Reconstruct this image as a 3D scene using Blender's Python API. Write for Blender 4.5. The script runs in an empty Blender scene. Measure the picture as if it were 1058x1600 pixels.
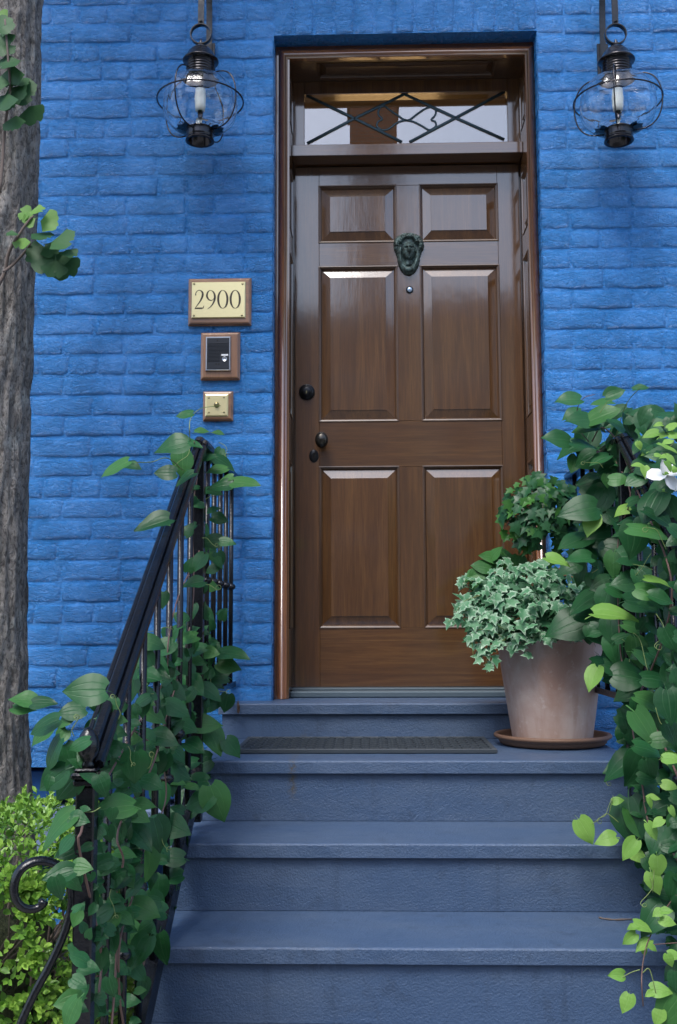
import bpy, math, random
from math import sin, cos, pi, radians, sqrt, exp, hypot, atan2
from mathutils import Vector, Matrix, noise

scene = bpy.context.scene
rnd = random.Random(11)

# ------------------------------------------------------------------ camera
G = 0.8535                      # height of the door sill above the pavement
F_PX, PITCH, YAW, ROLL = 1650.6, radians(5.996), radians(1.5715), radians(-0.2165)
CAM = Vector((-0.1606, -3.9676, 0.2858 + G))
fwd = Vector((-sin(YAW) * cos(PITCH), cos(YAW) * cos(PITCH), sin(PITCH)))
rt = Vector((cos(YAW), sin(YAW), 0)); up = rt.cross(fwd)
rt2 = cos(ROLL) * rt + sin(ROLL) * up
up2 = -sin(ROLL) * rt + cos(ROLL) * up
cam_d = bpy.data.cameras.new('camera')
cam_d.sensor_fit = 'VERTICAL'; cam_d.sensor_height = 36.0; cam_d.sensor_width = 24.0
cam_d.lens = F_PX / 1600 * 36.0
cam_d.clip_start = 0.05; cam_d.clip_end = 500
cam = bpy.data.objects.new('camera', cam_d); scene.collection.objects.link(cam)
mw = Matrix((rt2, up2, -fwd)).transposed().to_4x4(); mw.translation = CAM
cam.matrix_world = mw
scene.camera = cam

# ------------------------------------------------------------------ sky, sun, exposure
SUN_EL, SUN_AZ = radians(58), atan2(-0.36, -0.93)     # from the street side, a little from the left
world = bpy.data.worlds.new('World'); scene.world = world; world.use_nodes = True
wn = world.node_tree.nodes; wl = world.node_tree.links; wn.clear()
sky = wn.new('ShaderNodeTexSky'); sky.sky_type = 'NISHITA'; sky.sun_disc = False
sky.sun_elevation = SUN_EL; sky.sun_rotation = SUN_AZ
sky.air_density = 1.2; sky.dust_density = 2.6; sky.ozone_density = 3.0
bg = wn.new('ShaderNodeBackground'); bg.inputs[1].default_value = 0.15
wo = wn.new('ShaderNodeOutputWorld')
wl.new(sky.outputs[0], bg.inputs[0]); wl.new(bg.outputs[0], wo.inputs[0])
sun_d = bpy.data.lights.new('sun', 'SUN'); sun_d.energy = 1.3; sun_d.angle = radians(24)
sun_d.color = (1.0, 0.985, 0.96)
sun = bpy.data.objects.new('sun', sun_d); scene.collection.objects.link(sun)
sdir = Vector((sin(SUN_AZ) * cos(SUN_EL), cos(SUN_AZ) * cos(SUN_EL), sin(SUN_EL)))
sun.rotation_euler = sdir.to_track_quat('Z', 'Y').to_euler()
sun.location = (-3, -6, 9)
vs = scene.view_settings
vs.view_transform = 'Standard'; vs.look = 'None'; vs.exposure = 1.0; vs.gamma = 1.0
vs.use_curve_mapping = False
scene.cycles.max_bounces = 10; scene.cycles.transmission_bounces = 10; scene.cycles.transparent_max_bounces = 12
scene.cycles.use_denoising = True

# ------------------------------------------------------------------ helpers
C = scene.collection


def ray(px, py):
    return fwd + rt2 * ((px - 529) / F_PX) + up2 * ((800 - py) / F_PX)


def at(px, py, y):              # point of the photograph on the plane y = const
    d = ray(px, py); return CAM + d * ((y - CAM.y) / d.y)


def at_z(px, py, z):            # ... on the level z
    d = ray(px, py); return CAM + d * ((z - CAM.z) / d.z)


def at_x(px, py, x):
    d = ray(px, py); return CAM + d * ((x - CAM.x) / d.x)


def ppm(y):                     # photo pixels per metre at depth y
    return F_PX / (y - CAM.y)


class MB:
    def __init__(s):
        s.v = []; s.f = []; s.uv = []; s.sm = []

    def vert(s, p, uv=(0, 0)):
        s.v.append(tuple(p)); s.uv.append(uv); return len(s.v) - 1

    def face(s, ids, smooth=False):
        s.f.append(tuple(ids)); s.sm.append(smooth)

    def box(s, x0, x1, y0, y1, z0, z1, b=0.0):
        """box, with chamfered edges when b > 0"""
        if b <= 0:
            i = [s.vert((x, y, z)) for z in (z0, z1) for y in (y0, y1) for x in (x0, x1)]
            for q in ((0, 2, 3, 1), (4, 5, 7, 6), (0, 1, 5, 4), (2, 6, 7, 3), (0, 4, 6, 2), (1, 3, 7, 5)):
                s.face([i[k] for k in q])
            return
        lo = (x0, y0, z0); hi = (x1, y1, z1)
        idx = {}
        for cx in (0, 1):
            for cy in (0, 1):
                for cz in (0, 1):
                    c = (cx, cy, cz)
                    for ax in range(3):
                        p = []
                        for k in range(3):
                            base = hi[k] if c[k] else lo[k]
                            if k != ax:
                                base += -b if c[k] else b
                            p.append(base)
                        idx[(c, ax)] = s.vert(p)
        def quad(a, b_, c, d): s.face([a, b_, c, d])
        for ax in range(3):
            o = [k for k in range(3) if k != ax]
            for side in (0, 1):
                cs = []
                for (u, w) in ((0, 0), (1, 0), (1, 1), (0, 1)):
                    c = [0, 0, 0]; c[ax] = side; c[o[0]] = u; c[o[1]] = w
                    cs.append(idx[(tuple(c), ax)])
                flip = (side == 0) ^ (ax == 1)
                s.face(cs[::-1] if flip else cs)
        for ax in range(3):
            o = [k for k in range(3) if k != ax]
            for u in (0, 1):
                for w in (0, 1):
                    c0 = [0, 0, 0]; c0[o[0]] = u; c0[o[1]] = w; c1 = list(c0); c1[ax] = 1
                    c0 = tuple(c0); c1 = tuple(c1)
                    q = [idx[(c0, o[0])], idx[(c1, o[0])], idx[(c1, o[1])], idx[(c0, o[1])]]
                    flip = (u ^ w) ^ (ax == 1)
                    s.face(q[::-1] if not flip else q)
        for cx in (0, 1):
            for cy in (0, 1):
                for cz in (0, 1):
                    c = (cx, cy, cz); t = [idx[(c, k)] for k in range(3)]
                    s.face(t if (cx + cy + cz) % 2 == 1 else t[::-1])

    def tube(s, pts, r, n=8, cap=True, smooth=True, flat=None):
        """round (or flat=(rx,ry)) tube along points; r is a number or a list"""
        pts = [Vector(p) for p in pts]
        rs = r if isinstance(r, (list, tuple)) else [r] * len(pts)
        rings = []; prev = None
        for i, p in enumerate(pts):
            t = (pts[min(i + 1, len(pts) - 1)] - pts[max(i - 1, 0)])
            if t.length < 1e-9: t = Vector((0, 0, 1))
            t.normalize()
            if prev is None:
                a = Vector((0, 1, 0)) if abs(t.y) < 0.9 else Vector((1, 0, 0))
                u = a - t * a.dot(t)
            else:
                u = prev - t * prev.dot(t)
            u.normalize(); prev = u; w = t.cross(u)
            ring = []
            for k in range(n):
                an = 2 * pi * (k + 0.5) / n
                fx, fy = flat if flat else (1, 1)
                ring.append(s.vert(p + u * cos(an) * rs[i] * fx + w * sin(an) * rs[i] * fy, (k / n, i / max(1, len(pts) - 1))))
            rings.append(ring)
        for i in range(len(rings) - 1):
            for k in range(n):
                k2 = (k + 1) % n
                s.face([rings[i][k], rings[i][k2], rings[i + 1][k2], rings[i + 1][k]], smooth)
        if cap:
            s.face(rings[0][::-1]); s.face(rings[-1])

    def lathe(s, prof, n=32, c=(0, 0, 0), smooth=True, rib=None):
        rings = []
        for (r, z) in prof:
            ring = []
            for k in range(n):
                a = 2 * pi * k / n
                rr = r * (rib(a, z) if rib else 1)
                ring.append(s.vert((c[0] + rr * cos(a), c[1] + rr * sin(a), c[2] + z), (k / n, z)))
            rings.append(ring)
        for i in range(len(rings) - 1):
            for k in range(n):
                k2 = (k + 1) % n
                s.face([rings[i][k], rings[i][k2], rings[i + 1][k2], rings[i + 1][k]], smooth)
        if prof[0][0] > 1e-6: s.face(rings[0][::-1])
        if prof[-1][0] > 1e-6: s.face(rings[-1])

    def mesh(s, name, mat):
        m = bpy.data.meshes.new(name)
        m.from_pydata(s.v, [], s.f)
        m.polygons.foreach_set('use_smooth', s.sm)
        ul = m.uv_layers.new(name='UVMap')
        li = [0] * len(m.loops); m.loops.foreach_get('vertex_index', li)
        flat = []
        for i in li: flat.extend(s.uv[i])
        ul.data.foreach_set('uv', flat)
        for mm in (mat if isinstance(mat, (list, tuple)) else [mat]): m.materials.append(mm)
        m.validate(); m.update()
        return m

    def obj(s, name, mat, parent=None):
        return link(name, s.mesh(name, mat), parent)


def link(name, mesh, parent=None):
    o = bpy.data.objects.new(name, mesh); C.objects.link(o)
    if parent is not None: child(o, parent)
    return o


def child(o, parent):
    o.parent = parent
    o.matrix_parent_inverse = world_of(parent).inverted()


def world_of(o):
    m = o.matrix_basis.copy()
    if o.parent is not None: m = world_of(o.parent) @ o.matrix_parent_inverse @ m
    return m


def thing(name, label, cat, loc, group=None):
    o = bpy.data.objects.new(name, None); C.objects.link(o); o.location = loc
    o.empty_display_size = 0.1
    return tag(o, label, cat, group)


def tag(o, label, cat, group=None):
    o['label'] = label; o['category'] = cat
    if group: o['group'] = group
    return o


def struct(o):
    o['kind'] = 'structure'; return o


# ------------------------------------------------------------------ materials
class NT:
    def __init__(s, name):
        s.m = bpy.data.materials.new(name); s.m.use_nodes = True
        s.t = s.m.node_tree; s.n = s.t.nodes; s.l = s.t.links; s.n.clear()
        s.out = s.n.new('ShaderNodeOutputMaterial')
        s.b = s.n.new('ShaderNodeBsdfPrincipled')
        s.l.new(s.b.outputs[0], s.out.inputs[0])

    def set(s, **k):
        for key, v in k.items():
            s.b.inputs[key.replace('_', ' ')].default_value = v
        return s

    def node(s, typ, ins=None, **props):
        nd = s.n.new(typ)
        for k, v in props.items(): setattr(nd, k, v)
        for k, v in (ins or {}).items():
            if isinstance(v, bpy.types.NodeSocket): s.l.new(v, nd.inputs[k])
            else: nd.inputs[k].default_value = v
        return nd

    def pos(s, scale=(1, 1, 1), rand=False, obj=False, rot=(0, 0, 0)):
        if obj: src = s.node('ShaderNodeTexCoord').outputs['Object']
        else: src = s.node('ShaderNodeNewGeometry').outputs['Position']
        if rand:
            oi = s.node('ShaderNodeObjectInfo')
            mul = s.node('ShaderNodeMath', {0: oi.outputs['Random'], 1: 37.0}, operation='MULTIPLY')
            src = s.node('ShaderNodeVectorMath', {0: src, 1: mul.outputs[0]}, operation='ADD').outputs[0]
        return s.node('ShaderNodeMapping', {'Vector': src, 'Scale': scale, 'Rotation': rot}).outputs[0]

    def noise(s, vec, scale, detail=4, rough=0.55, dist=0.0):
        return s.node('ShaderNodeTexNoise', {'Vector': vec, 'Scale': scale, 'Detail': detail, 'Roughness': rough, 'Distortion': dist}).outputs[0]

    def math(s, op, a, b=0.0, c=0.0, clamp=False):
        return s.node('ShaderNodeMath', {0: a, 1: b, 2: c}, operation=op, use_clamp=clamp).outputs[0]

    def ramp(s, fac, stops):
        nd = s.node('ShaderNodeValToRGB', {'Fac': fac})
        e = nd.color_ramp.elements
        while len(e) < len(stops): e.new(0.5)
        for i, (p, c) in enumerate(stops):
            e[i].position = p; e[i].color = (c[0], c[1], c[2], 1) if isinstance(c, (tuple, list)) else (c, c, c, 1)
        return nd.outputs[0]

    def mix(s, fac, a, b, mode='MIX'):
        nd = s.node('ShaderNodeMix', data_type='RGBA', blend_type=mode)
        for i, v in ((0, fac), (6, a), (7, b)):
            if isinstance(v, bpy.types.NodeSocket): s.l.new(v, nd.inputs[i])
            elif i == 0: nd.inputs[0].default_value = v
            else: nd.inputs[i].default_value = (v[0], v[1], v[2], 1)
        return nd.outputs[2]

    def color(s, v):
        if isinstance(v, bpy.types.NodeSocket): s.l.new(v, s.b.inputs['Base Color'])
        else: s.b.inputs['Base Color'].default_value = (v[0], v[1], v[2], 1)
        return s

    def rough(s, v):
        if isinstance(v, bpy.types.NodeSocket): s.l.new(v, s.b.inputs['Roughness'])
        else: s.b.inputs['Roughness'].default_value = v
        return s

    def bump(s, h, dist, strength=1.0, prev=None, coat=False):
        ins = {'Height': h, 'Distance': dist, 'Strength': strength}
        if prev is not None: ins['Normal'] = prev
        nd = s.node('ShaderNodeBump', ins)
        s.l.new(nd.outputs[0], s.b.inputs['Normal'])
        if coat: s.l.new(nd.outputs[0], s.b.inputs['Coat Normal'])
        return nd.outputs[0]


def simple(name, col, rough=0.5, metal=0.0, bumps=None, **kw):
    t = NT(name).color(col).rough(rough).set(Metallic=metal, **kw)
    if bumps:
        h = t.noise(t.pos(), bumps[0], 5, 0.6)
        t.bump(h, bumps[1])
    return t.m


def m_blue_wall():
    t = NT('blue_masonry_paint')
    p = t.pos()
    big = t.noise(p, 2.2, 3, 0.5)
    lump = t.noise(t.pos((1, 1, 1.6)), 15, 4, 0.55, 0.5)
    wr = t.noise(t.pos((0.75, 0.75, 1.7)), 34, 5, 0.62, 1.8)
    ridge = t.math('SUBTRACT', 1.0, t.math('MULTIPLY', t.math('ABSOLUTE', t.math('SUBTRACT', wr, 0.5)), 7.0, clamp=True))
    wr2 = t.noise(t.pos((0.8, 0.8, 1.5)), 80, 4, 0.6, 1.4)
    ridge2 = t.math('SUBTRACT', 1.0, t.math('MULTIPLY', t.math('ABSOLUTE', t.math('SUBTRACT', wr2, 0.52)), 6.0, clamp=True))
    fine = t.noise(p, 300, 3, 0.6)
    patch = t.ramp(t.noise(p, 6, 2), [(0.35, 0.25), (0.65, 1.0)])
    h = t.math('MULTIPLY_ADD', lump, 1.3, t.math('MULTIPLY', t.math('MULTIPLY', ridge, patch), 0.62))
    h = t.math('MULTIPLY_ADD', ridge2, 0.24, h)
    h = t.math('MULTIPLY_ADD', fine, 0.08, h)
    t.bump(h, 0.0068, 1.0)
    c = t.mix(big, (0.021, 0.195, 0.55), (0.034, 0.250, 0.65))
    c = t.mix(t.math('MULTIPLY', t.ramp(t.noise(p, 14, 4, 0.6), [(0.55, 0), (0.75, 1)]), 0.25), c, (0.055, 0.30, 0.70))
    t.color(c)
    t.rough(t.math('MULTIPLY_ADD', lump, 0.14, 0.20))
    t.set(Specular_IOR_Level=0.75)
    return t.m


def m_wood(name, axis, dark, mid, light, coat=0.9, crough=0.085):
    t = NT(name)
    sc = {'z': (9, 9, 0.55), 'x': (0.55, 9, 9), 'y': (9, 0.55, 9)}[axis]
    p = t.pos(sc, rand=True)
    g = t.noise(p, 2.4, 6, 0.6, 1.2)
    sf = {'z': (60, 60, 2.2), 'x': (2.2, 60, 60), 'y': (60, 2.2, 60)}[axis]
    pore = t.noise(t.pos(sf, rand=True), 4.0, 4, 0.65)
    c = t.ramp(g, [(0.30, dark), (0.50, mid), (0.70, light)])
    c = t.mix(t.ramp(pore, [(0.35, 0.5), (0.60, 0.0)]), c, tuple(0.5 * v for v in dark))
    blot = t.noise(t.pos((1, 1, 1), rand=True), 3.0, 3)
    c = t.mix(t.math('MULTIPLY', blot, 0.4), c, tuple(v * 0.72 for v in mid))
    t.color(c).rough(0.42)
    t.set(Coat_Weight=coat, Coat_Roughness=crough, Coat_IOR=2.05, Specular_IOR_Level=0.4)
    wavy = t.noise(t.pos((1, 1, 0.5)), 22, 2, 0.5)
    h = t.math('MULTIPLY_ADD', pore, 0.12, t.math('MULTIPLY', wavy, 0.30))
    t.bump(h, 0.0011, 0.6, coat=True)
    return t.m


def m_step():
    t = NT('blue_grey_step_paint')
    p = t.pos()
    c = t.mix(t.noise(p, 3.0, 4, 0.6), (0.046, 0.083, 0.158), (0.066, 0.112, 0.198))
    spot = t.ramp(t.noise(p, 60, 3, 0.6), [(0.66, 0.0), (0.78, 0.35)])
    c = t.mix(spot, c, (0.085, 0.14, 0.24))
    wear = t.ramp(t.noise(t.pos((1, 3, 3)), 2.2, 6, 0.65), [(0.42, 0.0), (0.70, 0.6)])
    c = t.mix(wear, c, (0.092, 0.128, 0.190))
    dirt = t.ramp(t.noise(p, 11, 6, 0.7), [(0.56, 0.0), (0.72, 0.55)])
    c = t.mix(dirt, c, (0.030, 0.046, 0.078))
    st = t.ramp(t.noise(t.pos((14, 14, 1.2)), 1.6, 4, 0.6), [(0.58, 0.0), (0.75, 0.35)])
    c = t.mix(st, c, (0.030, 0.048, 0.082))
    t.color(c).rough(t.math('MULTIPLY_ADD', t.noise(p, 18, 3), 0.2, 0.30))
    h = t.math('MULTIPLY_ADD', t.noise(p, 170, 4, 0.65), 0.9, t.math('MULTIPLY', t.noise(p, 34, 3), 0.5))
    t.bump(h, 0.0034, 0.95)
    # rusty run below the nose of the landing
    sp = t.node('ShaderNodeSeparateXYZ', {0: p}); q = at(457, 1215, -0.719)
    ax = t.math('ABSOLUTE', t.math('SUBTRACT', t.math('MULTIPLY_ADD', t.noise(p, 40, 3), 0.03, sp.outputs[0]), q.x + 0.015))
    az = t.math('ABSOLUTE', t.math('SUBTRACT', sp.outputs[2], q.z))
    m = t.math('MULTIPLY', t.ramp(ax, [(0.0, 1.0), (0.016, 0.0)]), t.ramp(az, [(0.03, 1.0), (0.09, 0.0)]))
    m = t.math('MULTIPLY', m, t.ramp(t.noise(p, 90, 3), [(0.38, 0.0), (0.6, 0.75)]))
    t.color(t.mix(m, c, (0.10, 0.075, 0.030)))
    return t.m


def m_iron():
    t = NT('black_gloss_iron_paint')
    p = t.pos()
    t.color((0.0050, 0.0058, 0.0085)).rough(t.math('MULTIPLY_ADD', t.noise(p, 40, 3), 0.22, 0.10))
    h = t.math('MULTIPLY_ADD', t.noise(p, 130, 4, 0.65), 0.7, t.noise(p, 30, 3))
    t.bump(h, 0.0016, 0.8)
    return t.m


def m_terracotta():
    t = NT('weathered_terracotta')
    p = t.pos()
    c = t.mix(t.ramp(t.noise(t.pos((1, 1, 0.6)), 6.0, 5, 0.6, 0.5), [(0.38, 0), (0.66, 1)]), (0.34, 0.215, 0.170), (0.47, 0.375, 0.335))
    dr = t.ramp(t.noise(t.pos((26, 26, 1.3)), 1.0, 4, 0.6), [(0.52, 0), (0.72, 0.55)])
    c = t.mix(dr, c, (0.31, 0.185, 0.140))
    c = t.mix(t.ramp(t.noise(p, 45, 4, 0.6), [(0.6, 0), (0.75, 0.35)]), c, (0.60, 0.53, 0.49))
    t.color(c).rough(0.86)
    t.bump(t.noise(p, 120, 4, 0.6), 0.0012, 0.6)
    return t.m


def m_bark():
    t = NT('grey_tree_bark')
    p = t.pos((1, 1, 0.42))
    v = t.noise(p, 34, 7, 0.72, 0.9)
    f = t.noise(t.pos((1, 1, 0.5)), 110, 5, 0.65, 0.5)
    h = t.math('MULTIPLY_ADD', f, 0.5, v)
    c = t.ramp(v, [(0.34, (0.10, 0.088, 0.080)), (0.46, (0.26, 0.235, 0.215)), (0.66, (0.42, 0.39, 0.36))])
    c = t.mix(t.ramp(t.noise(t.pos(), 9, 5, 0.65), [(0.54, 0), (0.68, 0.55)]), c, (0.42, 0.43, 0.41))
    c = t.mix(t.ramp(f, [(0.40, 0.7), (0.50, 0)]), c, (0.045, 0.037, 0.034))
    t.color(c).rough(0.9)
    t.bump(h, 0.022, 1.0)
    return t.m


def m_leaf(name, dark, light, vein, rough=0.38, trans=0.22, veins=3, edge=None):
    """leaf with a midrib and long side veins (UV: u across -1..1 kept as 0..1, v along)"""
    t = NT(name)
    uv = t.node('ShaderNodeUVMap').outputs[0]
    sp = t.node('ShaderNodeSeparateXYZ', {0: uv})
    au = t.math('ABSOLUTE', t.math('SUBTRACT', t.math('MULTIPLY', sp.outputs[0], 2.0), 1.0))
    oi = t.node('ShaderNodeObjectInfo').outputs['Random']
    n = t.noise(t.pos(rand=True), 30, 3)
    c = t.mix(t.math('MULTIPLY_ADD', n, 0.5, t.math('MULTIPLY', oi, 0.6), clamp=True), dark, light)
    mask = None
    if veins:
        def line(c0, w): return t.ramp(t.math('ABSOLUTE', t.math('SUBTRACT', au, c0)), [(0.0, 1.0), (w, 0.0)])
        mask = t.math('MAXIMUM', line(0.0, 0.06), t.math('MULTIPLY', line(0.42, 0.05), 0.5))
        lat = t.node('ShaderNodeTexWave', {'Vector': uv, 'Scale': 1.4, 'Distortion': 3.0, 'Detail': 2.0}, wave_type='BANDS', bands_direction='Y').outputs[1]
        c = t.mix(t.math('MULTIPLY', mask, 0.32), c, vein)
        hh = t.math('MULTIPLY_ADD', lat, 0.22, t.math('MULTIPLY', mask, -1.0))
        t.bump(hh, 0.0012, 0.5)
    if edge is not None:
        em = t.ramp(t.math('MULTIPLY_ADD', t.noise(t.pos(rand=True), 70, 3), 1.5, t.math('MULTIPLY_ADD', sp.outputs[1], 0.55, -0.68)), [(0.40, 0), (0.85, 0.95)])
        c = t.mix(em, c, edge)
    t.color(c).rough(rough + 0.05)
    t.set(Specular_IOR_Level=0.30)
    tr = t.node('ShaderNodeBsdfTranslucent', {'Color': c})
    ms = t.node('ShaderNodeMixShader', {0: trans, 1: t.b.outputs[0], 2: tr.outputs[0]})
    t.l.new(ms.outputs[0], t.out.inputs[0])
    return t.m


def m_glass(name, ior=1.45, tint=(1, 1, 1), rough=0.0):
    t = NT(name).color(tint).rough(rough).set(IOR=ior, Transmission_Weight=1.0)
    return t.m


def m_house_brick(name, a, b):
    t = NT(name)
    br = t.node('ShaderNodeTexBrick', {'Vector': t.pos((1, 1, 1), rot=(radians(90), 0, 0)), 'Scale': 1.0, 'Color1': (*a, 1), 'Color2': (*b, 1), 'Mortar': (0.22, 0.2, 0.18, 1), 'Mortar Size': 0.008, 'Brick Width': 0.22, 'Row Height': 0.075})
    t.color(br.outputs[0]).rough(0.85)
    return t.m


BLUE = m_blue_wall()
wd, wm, wl_ = (0.068, 0.0255, 0.0058), (0.112, 0.046, 0.0108), (0.168, 0.075, 0.0195)
WOOD_V = m_wood('varnished_wood_upright_grain', 'z', wd, wm, wl_)
WOOD_H = m_wood('varnished_wood_level_grain', 'x', wd, wm, wl_)
WOOD_Y = m_wood('varnished_wood_depth_grain', 'y', wd, wm, wl_)
WOOD_M = m_wood('shade_darkened_wood', 'z', tuple(0.75 * v for v in wd), tuple(0.75 * v for v in wm), tuple(0.75 * v for v in wl_), 0.35, 0.32)  # duller, darker copy of the door wood; also darkens the soffit like shade
FRAME_V = m_wood('frame_wood_upright', 'z', (0.075, 0.022, 0.0050), (0.190, 0.066, 0.0160), (0.27, 0.105, 0.028))
FRAME_H = m_wood('frame_wood_level', 'x', (0.075, 0.022, 0.0050), (0.190, 0.066, 0.0160), (0.27, 0.105, 0.028))
OAK = m_wood('plaque_oak', 'x', (0.12, 0.045, 0.014), (0.27, 0.115, 0.043), (0.36, 0.17, 0.07), 0.5, 0.3)
OAK_V = m_wood('plaque_oak_upright', 'z', (0.12, 0.045, 0.014), (0.27, 0.115, 0.043), (0.36, 0.17, 0.07), 0.5, 0.3)
STEP = m_step()
IRON = m_iron()
TERRA = m_terracotta()
BARK = m_bark()
BRASS = simple('polished_brass', (0.80, 0.67, 0.34), 0.22, 1.0, (40, 0.0004))
BRASS_PALE = simple('lacquered_brass_plate', (0.86, 0.74, 0.40), 0.34, 0.75)
SCREW = simple('dull_screw_brass', (0.28, 0.24, 0.13), 0.35, 1.0)
ENGRAVE = simple('engraved_dark_filling', (0.035, 0.024, 0.014), 0.5)
DARK_METAL = simple('dark_bronze_hardware', (0.020, 0.021, 0.024), 0.30, 0.6, (90, 0.0006))
BRONZE_KNOB = simple('worn_bronze_knob', (0.060, 0.055, 0.048), 0.26, 0.8)
LANTERN = simple('blackened_copper', (0.045, 0.043, 0.047), 0.16, 0.85, (60, 0.0008))
GLASS = m_glass('lantern_glass', 1.45)
CHROME = simple('brushed_steel_edge', (0.62, 0.65, 0.68), 0.28, 1.0)
PANEL_DARK = simple('dark_intercom_panel', (0.014, 0.017, 0.024), 0.38)
LEAD = simple('blue_green_lead_came', (0.055, 0.095, 0.115), 0.45, 0.3)
RUBBER = simple('black_rubber', (0.036, 0.046, 0.056), 0.55, 0.0, (220, 0.0006))
SILL = simple('grey_green_metal_sill', (0.090, 0.125, 0.150), 0.45, 0.2, (120, 0.0008))
WHITE = simple('white_card', (0.8, 0.8, 0.8), 0.5)
BULB = simple('frosted_lamp_glass', (0.86, 0.90, 0.84), 0.35)
SOIL = simple('dark_potting_soil', (0.022, 0.016, 0.012), 0.95, 0.0, (70, 0.006))
STEM = simple('reddish_vine_stem', (0.15, 0.085, 0.070), 0.6, 0.0, (300, 0.0005))
STEM_G = simple('green_vine_stem', (0.16, 0.22, 0.065), 0.55)
TWIG = simple('dry_twig_bark', (0.13, 0.10, 0.085), 0.85, 0.0, (200, 0.0008))
DARK_IN = simple('unlit_interior', (0.012, 0.010, 0.009), 0.9)
SOFFIT = FRAME_H
ROOM = simple('hall_ceiling_plaster', (0.45, 0.38, 0.28), 0.9)


def m_verdigris():
    t = NT('verdigris_bronze')
    p = t.pos()
    c = t.mix(t.ramp(t.noise(p, 60, 4, 0.6), [(0.40, 0), (0.62, 1)]), (0.035, 0.048, 0.043), (0.11, 0.17, 0.16))
    t.color(c).rough(0.5).set(Metallic=0.35)
    t.bump(t.noise(p, 220, 3), 0.0008, 0.8)
    return t.m


VERDIGRIS = m_verdigris()

# ------------------------------------------------------------------ ground, road, far side of the street
b = MB(); b.box(-150, 150, -3.6, 60, -0.3, 0.0); struct(b.obj('pavement', simple('concrete_pavement', (0.30, 0.29, 0.27), 0.85, 0, (30, 0.004))))
b = MB(); b.box(-150, 150, -3.75, -3.602, -0.3, -0.004); struct(b.obj('kerb', simple('granite_kerb', (0.33, 0.33, 0.32), 0.7, 0, (60, 0.002))))
b = MB(); b.box(-150, 150, -13.3, -3.752, -0.5, -0.13); struct(b.obj('road', simple('asphalt', (0.055, 0.055, 0.057), 0.85, 0, (120, 0.004))))
b = MB(); b.box(-150, 150, -120, -13.302, -0.5, 0.0); struct(b.obj('far_pavement', simple('far_concrete', (0.30, 0.29, 0.27), 0.85)))

# planting bed beside the steps
b = MB(); b.box(-3.6, -0.74, -1.95, 0.0, 0.001, 0.05, 0.01); struct(b.obj('planting_bed', SOIL))
b = MB(); b.box(0.70, 3.6, -1.95, 0.0, 0.001, 0.05, 0.01); struct(b.obj('planting_bed', SOIL))


def far_house(x0, x1, h, col, label, chim=None, eave=(0.5, 0.42, 0.33)):
    t = thing('row_house', label, 'house', ((x0 + x1) / 2, -16.5, 0), 'houses across the street')
    b = MB(); b.box(x0, x1, -25, -16.5, 0, h); b.obj('wall', col, t)
    b = MB(); b.box(x0 - 0.05, x1 + 0.05, -25.1, -16.2, h, h + 0.45, 0.05)
    r = b.obj('roof', simple('slate_roof', (0.06, 0.06, 0.07), 0.7), t)
    if chim:
        for (cx, w, ht) in chim:
            b = MB(); b.box(cx - w / 2, cx + w / 2, -18.2, -17.0, h + 0.4, ht); b.box(cx - w / 2 - 0.07, cx + w / 2 + 0.07, -18.27, -16.93, ht, ht + 0.16)
            b.obj('chimney', col, r)
    n = max(2, int((x1 - x0) / 1.9))
    for k in range(n):
        xc = x0 + (k + 0.5) * (x1 - x0) / n
        for z in (1.0, 4.2):
            if h < z + 2.2: continue
            b = MB(); b.box(xc - 0.52, xc + 0.52, -16.5, -16.44, z, z + 1.9)
            w = b.obj('window', simple('white_window_paint', (0.7, 0.7, 0.68), 0.5), t)
            b = MB(); b.box(xc - 0.44, xc + 0.44, -16.439, -16.43, z + 0.08, z + 1.82)
            b.obj('pane', simple('dark_pane', (0.02, 0.025, 0.03), 0.05), w)


RED = m_house_brick('far_red_brick', (0.26, 0.085, 0.05), (0.33, 0.12, 0.07))
TAN = m_house_brick('far_tan_brick', (0.40, 0.30, 0.18), (0.46, 0.36, 0.22))
far_house(-5.6, 0.55, 7.0, RED, 'red brick house with tall chimney, reflected dimly in the door', [(0.02, 1.0, 12.3)])
far_house(0.62, 7.4, 7.3, TAN, 'tan brick house across the street, right of the red one')
far_house(-13.0, -5.7, 7.8, TAN, 'wide tan brick house across the street, left of the red one')
far_house(7.5, 15.0, 7.9, RED, 'red brick house at the far right across the street')

# ------------------------------------------------------------------ the blue house
HW = 0.52                        # half width of the brick opening
ZTOP = 2.6094 + G                # underside of the soldier course
YF = 0.057                       # face of the wooden frame
XF0, XF1, ZF = -0.5057, 0.5175, 2.5826 + G
YD = 0.30                        # face of the door leaf
XD0, XD1 = -0.4548, 0.4814
WT = 0.36                        # wall thickness
BX0, BX1 = -1.62, -0.78          # basement window opening
BZ0, BZ1 = 0.16, at(70, 1199, 0).z

house = thing('brick_house', 'blue painted brick house front with a brown wooden door', 'house', (0, 0.2, 0))
FACE = 0.0030                    # mortar plane, bricks stand proud of it
wb = MB()
XL, XR, ZR = -4.4, 4.4, 7.4
wb.box(XL, BX0, FACE, WT, 0, ZR)
wb.box(BX0, BX1, FACE, WT, BZ1, ZR)
wb.box(BX0, BX1, FACE, WT, 0, BZ0)
wb.box(BX1, -HW, FACE, WT, 0, ZR)
wb.box(HW, XR, FACE, WT, 0, ZR)
wb.box(-HW, HW, FACE, WT, ZTOP, ZR)
wb.box(-HW, HW, FACE + 0.05, WT, 0, G - 0.06)
wall = wb.obj('wall', BLUE, house)
rb = MB(); rb.box(XL - 0.2, XR + 0.2, -0.35, 7, ZR, ZR + 0.3, 0.04)
rb.obj('roof', simple('dark_flat_roof', (0.05, 0.05, 0.055), 0.7), house)


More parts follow.
